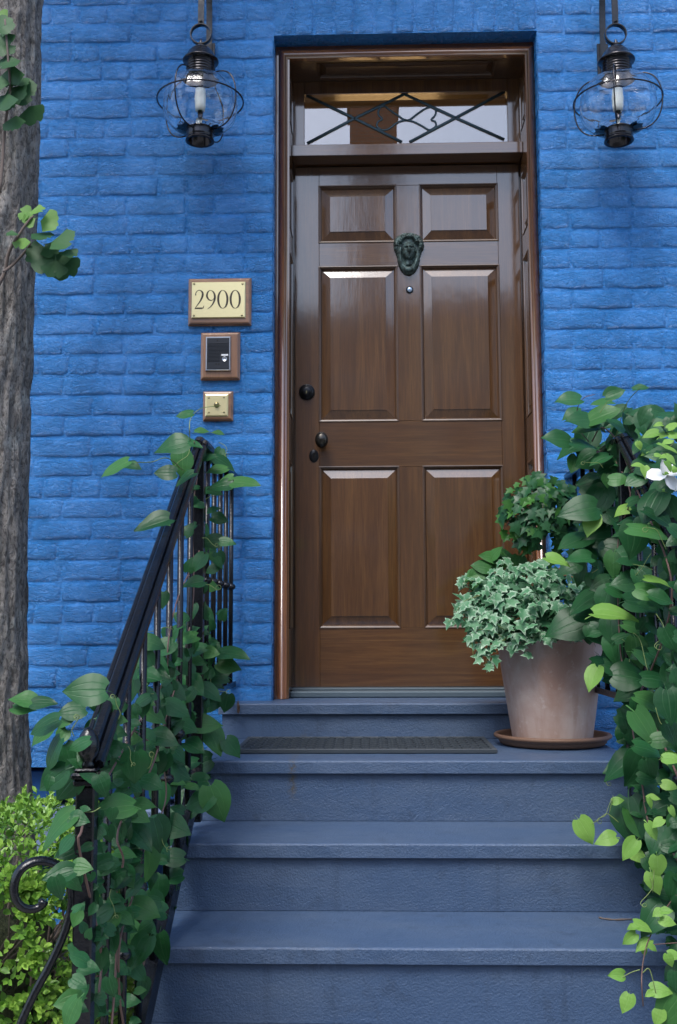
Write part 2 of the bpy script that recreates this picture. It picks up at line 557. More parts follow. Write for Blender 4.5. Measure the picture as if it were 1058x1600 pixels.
def brick_mesh(name, L, H, seed):
    """painted brick: ragged pillow, front at y<0"""
    r = random.Random(seed)
    mb = MB()
    per = [(-.5, -.5), (-.27, -.5), (0, -.5), (.27, -.5), (.5, -.5), (.5, 0), (.5, .5), (.27, .5), (0, .5), (-.27, .5), (-.5, .5), (-.5, 0)]
    o, m, i_ = [], [], []
    dep = r.uniform(-0.0014, 0.0014)
    tilt = r.uniform(-0.0020, 0.0012)
    for (a, c) in per:
        jx = r.uniform(-0.0025, 0.0025); jz = r.uniform(-0.0030, 0.0030)
        x = a * L + jx; z = c * H + jz
        o.append(mb.vert((x, 0.006, z)))
        e = r.uniform(0.0020, 0.0040)
        cx = 1 if abs(a) == .5 else 0; cz = 1 if abs(c) == .5 else 0
        corner = 0.6 if (cx and cz) else 0
        x1 = x - math.copysign(e + corner * 0.003, a) * cx; z1 = z - math.copysign(e + corner * 0.003, c) * cz
        m.append(mb.vert((x1, 0.0008 + dep + tilt * c, z1)))
        e2 = r.uniform(0.007, 0.020)
        x2 = x - math.copysign(e2, a) * cx; z2 = z - math.copysign(e2, c) * cz
        i_.append(mb.vert((x2, -0.0014 + dep + tilt * c + r.uniform(-0.0014, 0.0014), z2)))
    n = len(per)
    for k in range(n):
        k2 = (k + 1) % n
        mb.face([o[k], o[k2], m[k2], m[k]], True)
        mb.face([m[k], m[k2], i_[k2], i_[k]], True)
    cl = mb.vert((-L * .25, -0.0016 + dep + r.uniform(-0.0014, 0.0014), 0)); cr = mb.vert((L * .25, -0.0016 + dep + r.uniform(-0.0014, 0.0014), 0))
    for k in range(n):
        k2 = (k + 1) % n
        if per[k][0] <= 0 and per[k2][0] <= 0: mb.face([i_[k], i_[k2], cl], True)
        else: mb.face([i_[k], i_[k2], cr], True)
    mb.face([i_[2], cr, i_[8], cl], True)
    return mb


COURSE, BL, JT = 0.0795, 0.229, 0.0058
var = {}
NV = 9
for kind, L in (('s', BL), ('h', 0.108), ('t', 0.162)):
    var[kind] = [(brick_mesh('brick', L, COURSE - JT, 100 + 7 * k + len(kind) + int(L * 1000))) for k in range(NV)]
var['v'] = [(brick_mesh('brick', 0.213, 0.0735, 900 + k)) for k in range(NV)]
meshes = {k: [mb.mesh('brick', BLUE) for mb in v] for k, v in var.items()}


def clear_of(x0, x1, z0, z1):
    """where a brick may lie: not over an opening"""
    if x1 > -HW - 0.001 and x0 < HW + 0.001 and z1 > G - 0.09 and z0 < ZTOP + 0.222: return False
    if x1 > BX0 and x0 < BX1 and z1 > BZ0 and z0 < BZ1 - 0.002: return False
    return True


placed = []


def course(z, xa, xb, off, hd):
    """one course between xa and xb"""
    x = xa; first = True
    while x < xb - 0.03:
        kind = 'h' if (hd or rnd.random() < 0.10) else 's'
        L = {'s': BL, 'h': 0.108, 't': 0.162}[kind]
        if first and off and not hd: L = 0.108; kind = 'h'
        first = False
        L2 = min(L + rnd.uniform(-0.004, 0.004), xb - x)
        if xb - (x + L2) < 0.05: L2 = xb - x
        if L2 < 0.14: kind = 'h'
        elif L2 < 0.19: kind = 't'
        else: kind = 's'
        placed.append((kind, x + L2 / 2, z, L2 - 0.0005, rnd.random() < 0.5))
        x += L2 + 0.0036


nc = int((ZR - 0.02) / COURSE)
z_first = (ZTOP + 0.222) % COURSE
for k in range(nc):
    z = z_first + COURSE * (k + 0.5) - 0.5 * JT
    if z - COURSE / 2 < 0.0: continue
    hd = (k % 6 == 2)
    off = k % 2
    lo, hi = z - (COURSE - JT) / 2, z + (COURSE - JT) / 2
    rows = [(XL, -HW), (HW, XR)]
    if lo > ZTOP + 0.205: rows = [(XL, XR)]
    elif hi < G - 0.09: rows = [(XL, -0.75), (0.75, XR)]
    nr = []
    for (a, c) in rows:
        if hi > BZ0 and lo < BZ1 - 0.012 and a < BX0 < c:
            nr += [(a, BX0), (BX1, c)]
        else: nr.append((a, c))
    for (a, c) in nr:
        if a == XL:               # lay from the opening outwards so that the jamb edge stays clean
            n0 = len(placed); course(z, -c, -a, off, hd)
            for q in range(n0, len(placed)):
                kd, x_, z_, l_, f_ = placed[q]; placed[q] = (kd, -x_, z_, l_, f_)
        else: course(z, a, c, off, hd)


def in_view(x, z):
    d = Vector((x, 0, z)) - CAM; zz = d.dot(fwd)
    px = 529 + F_PX * d.dot(rt2) / zz; py = 800 - F_PX * d.dot(up2) / zz
    return px, py


def put_brick(kind, m, x, z, sx, sz, rot=0.0):
    o = bpy.data.objects.new('brick', m); C.objects.link(o)
    o.location = (x, 0, z); o.scale = (sx, 1, sz); o.rotation_euler = (0, rot, 0)
    child(o, wall)


base_len = {'s': BL, 'h': 0.108, 't': 0.162}
cand = []
for q, (kd, x, z, L, fl) in enumerate(placed):
    px, py = in_view(x, z)
    inside = -25 < px < 1085 and -20 < py < 1290
    hid = (px > 640 and py > 1000) or (px < 20) or (px > 1000 and py > 780) or (90 < px < 300 and py > 1210) or (px < 40 and py > 300)
    cand.append((0 if (inside and not hid) else (1 if inside else 2), hypot(px - 529, py - 600), q))
nsold = 13
cand.sort()
solo = {q for (k, d_, q) in cand[:299 - nsold - 2] if k < 2}
field = MB()


def add_to_field(mb, x, z, sx, sz):
    base = len(field.v)
    for v in mb.v: field.vert((x + v[0] * sx, v[1], z + v[2] * sz))
    for f, s_ in zip(mb.f, mb.sm): field.face([base + i for i in f], s_)


for q, (kd, x, z, L, fl) in enumerate(placed):
    vi = rnd.randrange(NV)
    sx = L / base_len[kd] * (-1 if False else 1); sz = rnd.uniform(0.975, 1.02)
    x += 0; z += rnd.uniform(-0.0012, 0.0012)
    if q in solo: put_brick(kd, meshes[kd][vi], x, z, sx, sz, rnd.uniform(-0.006, 0.006))
    else: add_to_field(var[kd][vi], x, z, sx, sz)
# soldier course over the door
for k in range(nsold):
    w = 2 * HW / nsold
    put_brick('v', meshes['v'][k % NV], -HW + w * (k + 0.5), ZTOP + 0.108 + rnd.uniform(-0.002, 0.002), 1, w / 0.0800, radians(90) + rnd.uniform(-0.012, 0.012))
fo = field.obj('brickwork', BLUE, wall); fo['kind'] = 'stuff'
# brick returns inside the opening (painted, ends of bricks)
for sx in (-1, 1):
    b = MB(); z = z_first
    while z < ZTOP:
        z0, z1 = max(z, G), min(z + COURSE - JT, ZTOP - 0.002)
        if z1 - z0 > 0.02:
            a, c = (-HW - 0.003, -HW + rnd.uniform(0.0012, 0.003)) if sx < 0 else (HW - rnd.uniform(0.0012, 0.003), HW + 0.003)
            b.box(a, c, 0.003, YF + 0.02, z0, z1, 0.001)
        z += COURSE
    b.obj('brick_return', BLUE, wall)

# basement window at the foot of the wall
bw = MB(); bw.box(BX0, BX1, 0.16, 0.20, BZ0, BZ1)
base_w = bw.obj('basement_window', simple('dark_blue_board_paint', (0.012, 0.05, 0.14), 0.4, 0, (30, 0.003)), house)
b = MB(); b.box(BX0, BX1, 0.055, 0.159, BZ1 - 0.125, BZ1 - 0.02, 0.004); b.obj('frame', simple('blue_frame_paint', (0.016, 0.075, 0.22), 0.35, 0, (60, 0.002)), base_w)
b = MB(); b.box(BX0 - 0.05, BX1 + 0.02, -0.03, 0.154, BZ1 - 0.30, BZ1 - 0.150, 0.005); b.obj('sill', simple('pale_blue_sill', (0.20, 0.27, 0.42), 0.5, 0, (60, 0.002)), base_w)

# ------------------------------------------------------------------ door frame
dfr = MB()
MO = 0.036                        # width of the outer round moulding
# build: frame object carries the flat jamb linings
JX0, JX1 = -0.462, 0.486
ZS = ZF - 0.030                   # underside of the head lining
YJ = YF + 0.012
dfr.box(XF0 - 0.012, XF0 + 0.001, YF + 0.02, YD + 0.05, G, ZF + 0.02)          # rough lining behind
dfr.box(XF1 - 0.001, XF1 + 0.012, YF + 0.02, YD + 0.05, G, ZF + 0.02)
frame = dfr.obj('door_frame', FRAME_V, house)


def bead(p0, p1, inward, name, mat, ext=0.0):
    """round-fronted moulding from p0 to p1; inward = unit vector towards the opening"""
    p0 = Vector(p0); p1 = Vector(p1); iv = Vector(inward); n = 12
    prof = [(0, 0.03), (0, 0.006)]
    for k in range(7):
        a = pi * k / 6
        prof.append((0.004 + 0.012 * (1 - cos(a)), 0.004 - 0.013 * sin(a)))
    prof += [(0.030, 0.006), (0.036, 0.009), (0.036, 0.03)]
    mb = MB(); r0 = []; r1 = []
    for (u, w) in prof:
        # mitre at the top corners
        r0.append(mb.vert(p0 + iv * u + Vector((0, w, 0)) + Vector(ext and (0, 0, 0) or (0, 0, 0))))
        r1.append(mb.vert(p1 + iv * u + Vector((0, w, 0)) + (Vector((0, 0, -u)) if iv.z == 0 else Vector((-u if p1.x > p0.x else u, 0, 0)))))
        if iv.z != 0: mb.v[r0[-1]] = tuple(Vector(mb.v[r0[-1]]) + Vector((u if p1.x > p0.x else -u, 0, 0)))
    for k in range(len(prof) - 1):
        mb.face([r0[k], r0[k + 1], r1[k + 1], r1[k]], 1 <= k <= 9)
    mb.face(r0); mb.face(r1[::-1])
    o = mb.obj(name, mat, frame)
    return o


bead((XF0, YF, G + 0.002), (XF0, YF, ZF), (1, 0, 0), 'side_moulding', FRAME_V)
bead((XF1, YF, G + 0.002), (XF1, YF, ZF), (-1, 0, 0), 'side_moulding', FRAME_V)
bead((XF0, YF, ZF), (XF1, YF, ZF), (0, 0, -1), 'head_moulding', FRAME_H)


def panel_set(M, u0, u1, v0, v1, mould, bev, groove, field, mat_p, mat_m, parent, swap=False):
    """raised panel in an opening. M(u, v, w): w > 0 goes into the surface"""
    mb = MB()
    def ring(d, w): return [mb.vert(M(a, c, w)) for (a, c) in ((u0 + d, v0 + d), (u1 - d, v0 + d), (u1 - d, v1 - d), (u0 + d, v1 - d))]
    # moulding: small step, round, step
    prof = [(-0.0035, -0.0022), (0.0, -0.003), (0.0022, -0.0022), (0.0030, 0.0016), (0.0062, 0.0030), (0.0085, 0.0065), (mould, groove)]
    rs = [ring(d, w) for (d, w) in prof]
    for i in range(len(rs) - 1):
        for k in range(4):
            q = [rs[i][k], rs[i][(k + 1) % 4], rs[i + 1][(k + 1) % 4], rs[i + 1][k]]
            mb.face(q[::-1] if swap else q)
    mb.obj('moulding', mat_m, parent)
    mb = MB()
    prof = [(mould - 0.001, groove), (mould + bev, field + 0.0022), (mould + bev + 0.0006, field), ]
    rs = [ring(d, w) for (d, w) in prof]
    for i in range(len(rs) - 1):
        for k in range(4):
            q = [rs[i][k], rs[i][(k + 1) % 4], rs[i + 1][(k + 1) % 4], rs[i + 1][k]]
            mb.face(q[::-1] if swap else q)
    mb.face(rs[-1][::-1] if swap else rs[-1])
    return mb.obj('panel', mat_p, parent)


# door leaf rectangle in photograph -> world (plane YD)
def dz(py): return at(635, py, YD).z
def dx(px, py=650): return at(px, py, YD).x


PX = [(-0.3465, -0.0145), (0.0945, 0.4265)]
PXL = [(0.5 * (at(497.5, 335, YD).x + at(501, 860, YD).x), 0.5 * (at(617.7, 335, YD).x + at(625.5, 860, YD).x)),
       (0.5 * (at(655, 335, YD).x + at(664, 860, YD).x), 0.5 * (at(776, 335, YD).x + at(789.5, 860, YD).x))]
PZ = [(dz(377.3), dz(289.5)), (dz(657.3), dz(416)), (dz(980.5), dz(729))]
ZDB, ZDT = 0.0318 + G, 2.1937 + G
door_b = MB(); door_b.box(JX0 - 0.015, JX1 + 0.015, YD + 0.0215, YD + 0.052, ZDB - 0.02, ZDT + 0.03)
door = door_b.obj('door', WOOD_V, house)
door['label'] = 'brown varnished six panel wooden door'


def board(x0, x1, z0, z1, name, mat):
    b = MB(); b.box(x0 + 0.0003, x1 - 0.0003, YD, YD + 0.03, z0 + 0.0003, z1 - 0.0003, 0.0009); b.obj(name, mat, door)


(a0, a1), (a2, a3) = PXL
board(XD0, a0, ZDB, ZDT, 'stile', WOOD_V)
board(a3, XD1, ZDB, ZDT, 'stile', WOOD_V)
for (z0, z1) in ((ZDB, PZ[2][0]), (PZ[2][1], PZ[1][0]), (PZ[1][1], PZ[0][0]), (PZ[0][1], ZDT)):
    board(a0, a3, z0, z1, 'rail', WOOD_H)
for (z0, z1) in PZ: board(a1, a2, z0, z1, 'mullion', WOOD_V)
for (z0, z1) in PZ:
    for (x0, x1) in PXL:
        panel_set(lambda u, v, w: (u, YD + w, v), x0, x1, z0, z1, 0.0115, 0.034, 0.0118, -0.0010, WOOD_V, WOOD_M, door)

# panelled linings of the deep reveal
def lining(xj, s):
    """s=+1: right lining facing left, -1: left lining facing right"""
    b = MB()
    y0, y1 = YF + 0.012, YD + 0.02
    pans = [(z0, z1) for (z0, z1) in PZ] + [(dz(218), ZS - 0.06)]
    ys = (y0 + 0.05, y1 - 0.075)
    def slab(ya, yb, za, zb): b.box(min(xj, xj + s * 0.02), max(xj, xj + s * 0.02), ya, yb, za, zb)
    slab(y0, ys[0], G + 0.002, ZS); slab(ys[1], y1, G + 0.002, ZS)
    zz = G + 0.002
    for (z0, z1) in sorted(pans):
        slab(ys[0], ys[1], zz, z0); zz = z1
    slab(ys[0], ys[1], zz, ZS)
    o = b.obj('jamb', WOOD_V, frame)
    for (z0, z1) in pans:
        panel_set(lambda u, v, w: (xj + s * w, u, v), ys[0], ys[1], z0, z1, 0.0115, 0.022, 0.0150, 0.002, WOOD_V, WOOD_V, frame, swap=(s > 0))


lining(JX1, 1); lining(JX0, -1)
b = MB()
y0, y1 = YF + 0.012, YD + 0.02
ys = (y0 + 0.05, y1 - 0.075); xs = (JX0 + 0.11, JX1 - 0.11)
b.box(JX0 - 0.02, JX1 + 0.02, y0, ys[0], ZS, ZS + 0.02); b.box(JX0 - 0.02, JX1 + 0.02, ys[1], y1, ZS, ZS + 0.02)
b.box(JX0 - 0.02, xs[0], ys[0], ys[1], ZS, ZS + 0.02); b.box(xs[1], JX1 + 0.02, ys[0], ys[1], ZS, ZS + 0.02)
b.obj('head_lining', WOOD_M, frame)  # darker wood copy puts the soffit's shade into its colour
panel_set(lambda u, v, w: (u, v, ZS + w), xs[0], xs[1], ys[0], ys[1], 0.0115, 0.022, 0.015, 0.002, WOOD_M, WOOD_M, frame, swap=True)
b = MB(); b.box(XF0, XF1, YF + 0.03, YD + 0.06, ZS + 0.021, ZF + 0.05); b.obj('head_block', FRAME_H, frame)
# transom bar
ZB0 = at(635, 241.0, 0.20).z; ZB1 = at(635, 223.5, 0.20).z
b = MB(); b.box(JX0 + 0.0005, JX1 - 0.0005, 0.20, YD + 0.04, ZB0, ZB1, 0.002); b.obj('transom_bar', WOOD_H, frame)

# transom light: sash, pane, leaded pattern
YG = 0.275
gx0, gx1 = at(476, 185, YG).x, at(792.5, 185, YG).x
gz0, gz1 = ZB1 + 0.004, at(635, 147, YG).z
sb = MB()
sb.box(JX0, gx0, YG - 0.012, YD + 0.03, ZB1, ZS, 0.0015); sb.box(gx1, JX1, YG - 0.012, YD + 0.03, ZB1, ZS, 0.0015)
sb.box(gx0, gx1, YG - 0.012, YD + 0.03, gz1, ZS, 0.0015)
trans = sb.obj('transom_window', WOOD_V, house)
b = MB(); b.box(gx0, gx1, YG, YG + 0.005, ZB1 - 0.002, gz1 + 0.002)
b.obj('pane', m_glass('transom_glass', 2.5, (0.8, 0.75, 0.7)), trans)


def came(pts, w=0.0065):
    b = MB(); b.tube(pts, w, 6, flat=(0.45, 1.0)); b.obj('came', LEAD, trans)


def gp(px, py): return at(px, py, YG - 0.002)


def arc(ctrl, n=18):
    """Catmull-Rom through control points"""
    P = [Vector(c) for c in ctrl]; P = [2 * P[0] - P[1]] + P + [2 * P[-1] - P[-2]]
    out = []
    m = max(2, n // (len(P) - 3))
    for i in range(1, len(P) - 2):
        for k in range(m):
            t = k / m; p0, p1, p2, p3 = P[i - 1], P[i], P[i + 1], P[i + 2]
            out.append(0.5 * ((2 * p1) + (p2 - p0) * t + (2 * p0 - 5 * p1 + 4 * p2 - p3) * t * t + (3 * p1 - p0 - 3 * p2 + p3) * t ** 3))
    out.append(P[-2]); return out


# big zigzag pair
came([gp(479, 149), gp(554, 185), gp(628, 222)]); came([gp(480, 224), gp(554, 185), gp(632, 147)])
came([gp(632, 147), gp(712, 184), gp(788, 218)]); came([gp(640, 222), gp(712, 184), gp(789, 143)])
# small curls in the middle lozenge
for (a, c) in (([(602, 166), (612, 174), (624, 182), (632, 187), (646, 190), (660, 197), (671, 203), (681, 197), (680, 190), (674, 187), (680, 180), (681, 172), (674, 167), (664, 170), (652, 178), (640, 187), (632, 188)], 60),
               ([(602, 166), (594, 168), (591, 178), (597, 186), (591, 190), (589, 197), (597, 203), (608, 201), (620, 192), (634, 187)], 50)):
    came(arc([gp(*q) for q in a], c), 0.0042)
# hall behind the glass
b = MB()
hall = [(-1.0, 1.0, 0.40, 3.2, G - 0.05, ZF + 0.25)]
x0, x1, y0, y1, z0, z1 = hall[0]
b.box(x0, x1, y1, y1 + 0.1, z0, z1); b.box(x0 - 0.1, x0, y0, y1 + 0.1, z0, z1); b.box(x1, x1 + 0.1, y0, y1 + 0.1, z0, z1)
b.box(x0 - 0.1, x1 + 0.1, y0, y1 + 0.1, z1, z1 + 0.1); b.box(x0 - 0.1, x1 + 0.1, y0, y1 + 0.1, z0 - 0.1, z0)
b.obj('hall', ROOM, house)
hl = bpy.data.lights.new('hall_lamp', 'POINT'); hl.energy = 7.5; hl.color = (1.0, 0.66, 0.30); hl.shadow_soft_size = 0.35
hlo = bpy.data.objects.new('hall_lamp', hl); C.objects.link(hlo); hlo.location = (0.0, 2.85, G + 1.2)   # the lit hall seen through the transom

# door sill strip
b = MB(); b.box(JX0, JX1, YF + 0.075, YD + 0.05, G + 0.0005, G + 0.024, 0.004); b.box(JX0, JX1, YF + 0.155, YD + 0.04, G + 0.024, G + 0.0305, 0.002)
b.obj('door_sill', SILL, frame)

# ------------------------------------------------------------------ door furniture
def disc_y(cx, cz, prof, name, mat, n=28, parent=door, sx=1.0, sz=1.0):
    """lathe around the y axis: prof = (radius, distance out of the door)"""
    mb = MB(); rings = []
    for (r, h) in prof:
        rings.append([mb.vert((cx + r * cos(2 * pi * k / n) * sx, YD - h, cz + r * sin(2 * pi * k / n) * sz)) for k in range(n)])
    for i in range(len(rings) - 1):
        for k in range(n): mb.face([rings[i][k], rings[i][(k + 1) % n], rings[i + 1][(k + 1) % n], rings[i + 1][k]], True)
    mb.face(rings[-1])
    return mb.obj(name, mat, parent)


p = at(479.5, 613, YD)
disc_y(p.x, p.z, [(0.033, 0), (0.033, 0.006), (0.029, 0.013), (0.023, 0.016), (0.021, 0.017), (0.020, 0.024), (0.015, 0.026), (0.0001, 0.026)], 'deadbolt', DARK_METAL)
b = MB(); b.box(p.x - 0.0022, p.x + 0.0022, YD - 0.0275, YD - 0.025, p.z - 0.010, p.z + 0.001); b.obj('key_slot', SCREW, door)
p = at(502.5, 687, YD - 0.06)
disc_y(p.x, p.z, [(0.020, 0), (0.018, 0.006), (0.010, 0.010), (0.009, 0.030), (0.014, 0.036), (0.023, 0.044), (0.0285, 0.054), (0.0285, 0.061), (0.024, 0.070), (0.015, 0.076), (0.0001, 0.078)], 'knob', BRONZE_KNOB, sx=0.94, sz=1.14)
p = at(490.5, 712.5, YD)
esc = disc_y(p.x, p.z, [(0.021, 0), (0.021, 0.003), (0.018, 0.0048), (0.0001, 0.0052)], 'key_escutcheon', DARK_METAL, sx=0.92, sz=1.25)
b = MB()
n = 14
ids = [b.vert((p.x + 0.0058 * cos(2 * pi * k / n), YD - 0.0056, p.z + 0.007 + 0.0058 * sin(2 * pi * k / n))) for k in range(n)]; b.face(ids)
ids = [b.vert((p.x + a, YD - 0.0057, p.z + c)) for (a, c) in ((-0.003, 0.004), (0.003, 0.004), (0.0052, -0.015), (-0.0052, -0.015))]; b.face(ids[::-1])
b.obj('keyhole', simple('keyhole_black', (0.002, 0.002, 0.002), 0.9), door)
p = at(640.2, 453, YD)
disc_y(p.x, p.z, [(0.0150, 0), (0.0150, 0.004), (0.0125, 0.006), (0.0115, 0.0062)], 'peephole', DARK_METAL)
disc_y(p.x, p.z, [(0.0112, 0.0055), (0.010, 0.0075), (0.006, 0.009), (0.0001, 0.0096)], 'peephole_lens', simple('peephole_glass', (0.45, 0.58, 0.75), 0.08, 0.6))


def knocker():
    """cast head with wreath and hanging drape, modelled as a deep relief"""
    c = at(638.5, 396.5, YD); Wd, Ht = 0.142, 0.192
    nx, nz = 76, 100
    r = random.Random(5)
    curls = []
    for k in range(15):
        a = radians(-14 + 208 * k / 14)
        curls.append((0.72 * cos(a), 0.66 + 0.225 * sin(a), r.uniform(0.12, 0.17), r.uniform(0.020, 0.028)))
    for k in range(11):
        a = radians(10 + 160 * k / 10)
        curls.append((0.47 * cos(a), 0.70 + 0.145 * sin(a), r.uniform(0.10, 0.14), r.uniform(0.032, 0.038)))
    for sx in (-1, 1):
        for (u, v) in ((0.66, 0.56), (0.60, 0.50), (0.55, 0.44)): curls.append((sx * u, v, 0.12, 0.018))
    AS = Ht / Wd * 2                   # v unit in u units

    def g(u, v, cu, cv, su, sv): return exp(-((u - cu) / su) ** 2 - ((v - cv) / sv) ** 2)

    def h(u, v):
        z = 0.0
        for (cu, cv, rr, hh) in curls:
            d = hypot(u - cu, (v - cv) * AS) / (rr * 1.25)
            if d < 1: z = max(z, hh * sqrt(1 - d * d) + 0.004 * sin(9 * (u * 7 + v * 23 + cu * 5)) * 0.4)
        e = hypot(u / 0.86, (v - 0.735) / 0.225)
        if e < 1: z = max(z, 0.016 * sqrt(1 - e * e) + 0.005)
        # drape / ring
        if v < 0.62:
            o_ = hypot(u / 0.66, (v - 0.44) / 0.425); i_ = hypot(u / 0.40, (v - 0.47) / 0.27)
            if o_ < 1 and i_ > 1:
                t = min(1, (1 - o_) * 4.5) * min(1, (i_ - 1) * 4)
                z = max(z, 0.010 + 0.014 * sqrt(max(0, t)) + 0.0016 * sin(u * 22))
            if o_ < 1: z = max(z, 0.005)
            b_ = hypot(u / 0.30, (v - 0.12) / 0.065)
            if b_ < 1: z = max(z, 0.018 + 0.012 * sqrt(1 - b_ * b_))
        # neck
        if 0.22 < v < 0.42 and abs(u) < 0.26: z = max(z, 0.016 * sqrt(1 - (u / 0.26) ** 2) + 0.004)
        # face
        e = hypot(u / 0.37, (v - 0.525) / (0.205 if v < 0.525 else 0.20))
        if e < 1:
            f = 0.016 + 0.024 * (1 - e * e) ** 0.5
            f += 0.013 * g(u, v, 0, 0.50, 0.065, 0.055) + 0.007 * g(u, v, 0, 0.56, 0.05, 0.06)       # nose
            f += 0.004 * g(u, v, 0.15, 0.612, 0.13, 0.016) + 0.004 * g(u, v, -0.15, 0.612, 0.13, 0.016)  # brows
            f -= 0.010 * g(u, v, 0.155, 0.575, 0.085, 0.022) + 0.010 * g(u, v, -0.155, 0.575, 0.085, 0.022)
            f += 0.0045 * g(u, v, 0.155, 0.570, 0.045, 0.011) + 0.0045 * g(u, v, -0.155, 0.570, 0.045, 0.011)
            f += 0.0050 * g(u, v, 0, 0.428, 0.10, 0.010) + 0.0050 * g(u, v, 0, 0.404, 0.08, 0.010) - 0.0055 * g(u, v, 0, 0.416, 0.11, 0.006)
            f -= 0.003 * g(u, v, 0, 0.452, 0.08, 0.010); f += 0.006 * g(u, v, 0, 0.358, 0.09, 0.025)
            z = max(z, f)
        return z

    mb = MB(); ids = {}; H = {}
    for j in range(nz + 1):
        for i in range(nx + 1):
            H[(i, j)] = h(-1 + 2 * i / nx, j / nz)
    def vid(i, j):
        if (i, j) not in ids:
            ids[(i, j)] = mb.vert((c.x + (-1 + 2 * i / nx) * Wd / 2, YD - H[(i, j)] + (0.001 if H[(i, j)] < 1e-5 else 0), c.z + (j / nz - 0.5) * Ht))
        return ids[(i, j)]
    for j in range(nz):
        for i in range(nx):
            q = [(i, j), (i + 1, j), (i + 1, j + 1), (i, j + 1)]
            if max(H[k] for k in q) > 0.003: mb.face([vid(*k) for k in q], True)
    o = mb.obj('knocker', VERDIGRIS, door)
    o['label'] = 'greenish bronze door knocker shaped as a wreathed head'


knocker()

# ------------------------------------------------------------------ stone steps
XS0, XS1 = -0.700, 0.640
HS, DS = 0.1815, 0.308
YT, YL_, ZL = -0.136, -0.719, G - 0.1275
TT = 0.0396
steps = thing('front_steps', 'blue grey painted stone steps rising to the door', 'steps', (0, -1.0, 0))


def slab(x0, x1, y0, y1, z0, z1, name, wob=0.0012, nx=26):
    """worn slab: chipped front edge"""
    mb = MB(); rows = []
    for k in range(nx + 1):
        x = x0 + (x1 - x0) * k / nx
        j = [rnd.uniform(-wob, wob) for _ in range(4)]
        e = 0.003 + abs(j[3])
        rows.append([mb.vert(q) for q in ((x, y1, z1), (x, y0 + e + 0.004, z1 + j[0] * 0.3), (x, y0 + e * 0.3 + 0.001, z1 - e * 0.4), (x, y0 + j[1], z1 - e - 0.002), (x, y0 + j[2], z0 + 0.002), (x, y0 + 0.003, z0), (x, y1, z0))])
    m = len(rows[0])
    for k in range(nx):
        for q in range(m):
            q2 = (q + 1) % m
            mb.face([rows[k][q], rows[k][q2], rows[k + 1][q2], rows[k + 1][q]], q in (1, 2))
    mb.face(rows[0][::-1]); mb.face(rows[-1])
    return mb.obj(name, STEP, steps)


OH = 0.016
slab(XS0 - 0.0, XS1 + 0.0, YT, FACE + 0.03, G - TT, G - 0.0005, 'tread')
b = MB(); b.box(-HW + 0.004, HW - 0.004, FACE + 0.0305, YD + 0.05, G - TT, G); b.obj('sill_stone', STEP, steps)
b = MB(); b.box(XS0 + 0.012, XS1 - 0.012, YT + OH, 0.0, ZL + 0.0005, G - TT - 0.0004, 0.001); b.obj('riser', STEP, steps)
for k in range(4):
    y0 = YL_ - k * DS; z1 = ZL - k * HS
    yb = (YT + OH + 0.04) if k == 0 else (YL_ - (k - 1) * DS + OH + 0.04)
    slab(XS0, XS1, y0, yb, z1 - TT, z1, 'tread')
    b = MB(); b.box(XS0 + 0.012, XS1 - 0.012, y0 + OH, (YT if k == 0 else YL_ - (k - 1) * DS + OH) + 0.005, max(0.001, z1 - HS + 0.0006), z1 - TT - 0.0004, 0.001); b.obj('riser', STEP, steps)
b = MB(); b.box(XS0 + 0.03, XS1 - 0.03, YL_ + 0.1, -0.002, 0.001, ZL - TT - 0.001); b.obj('core', STEP, steps)

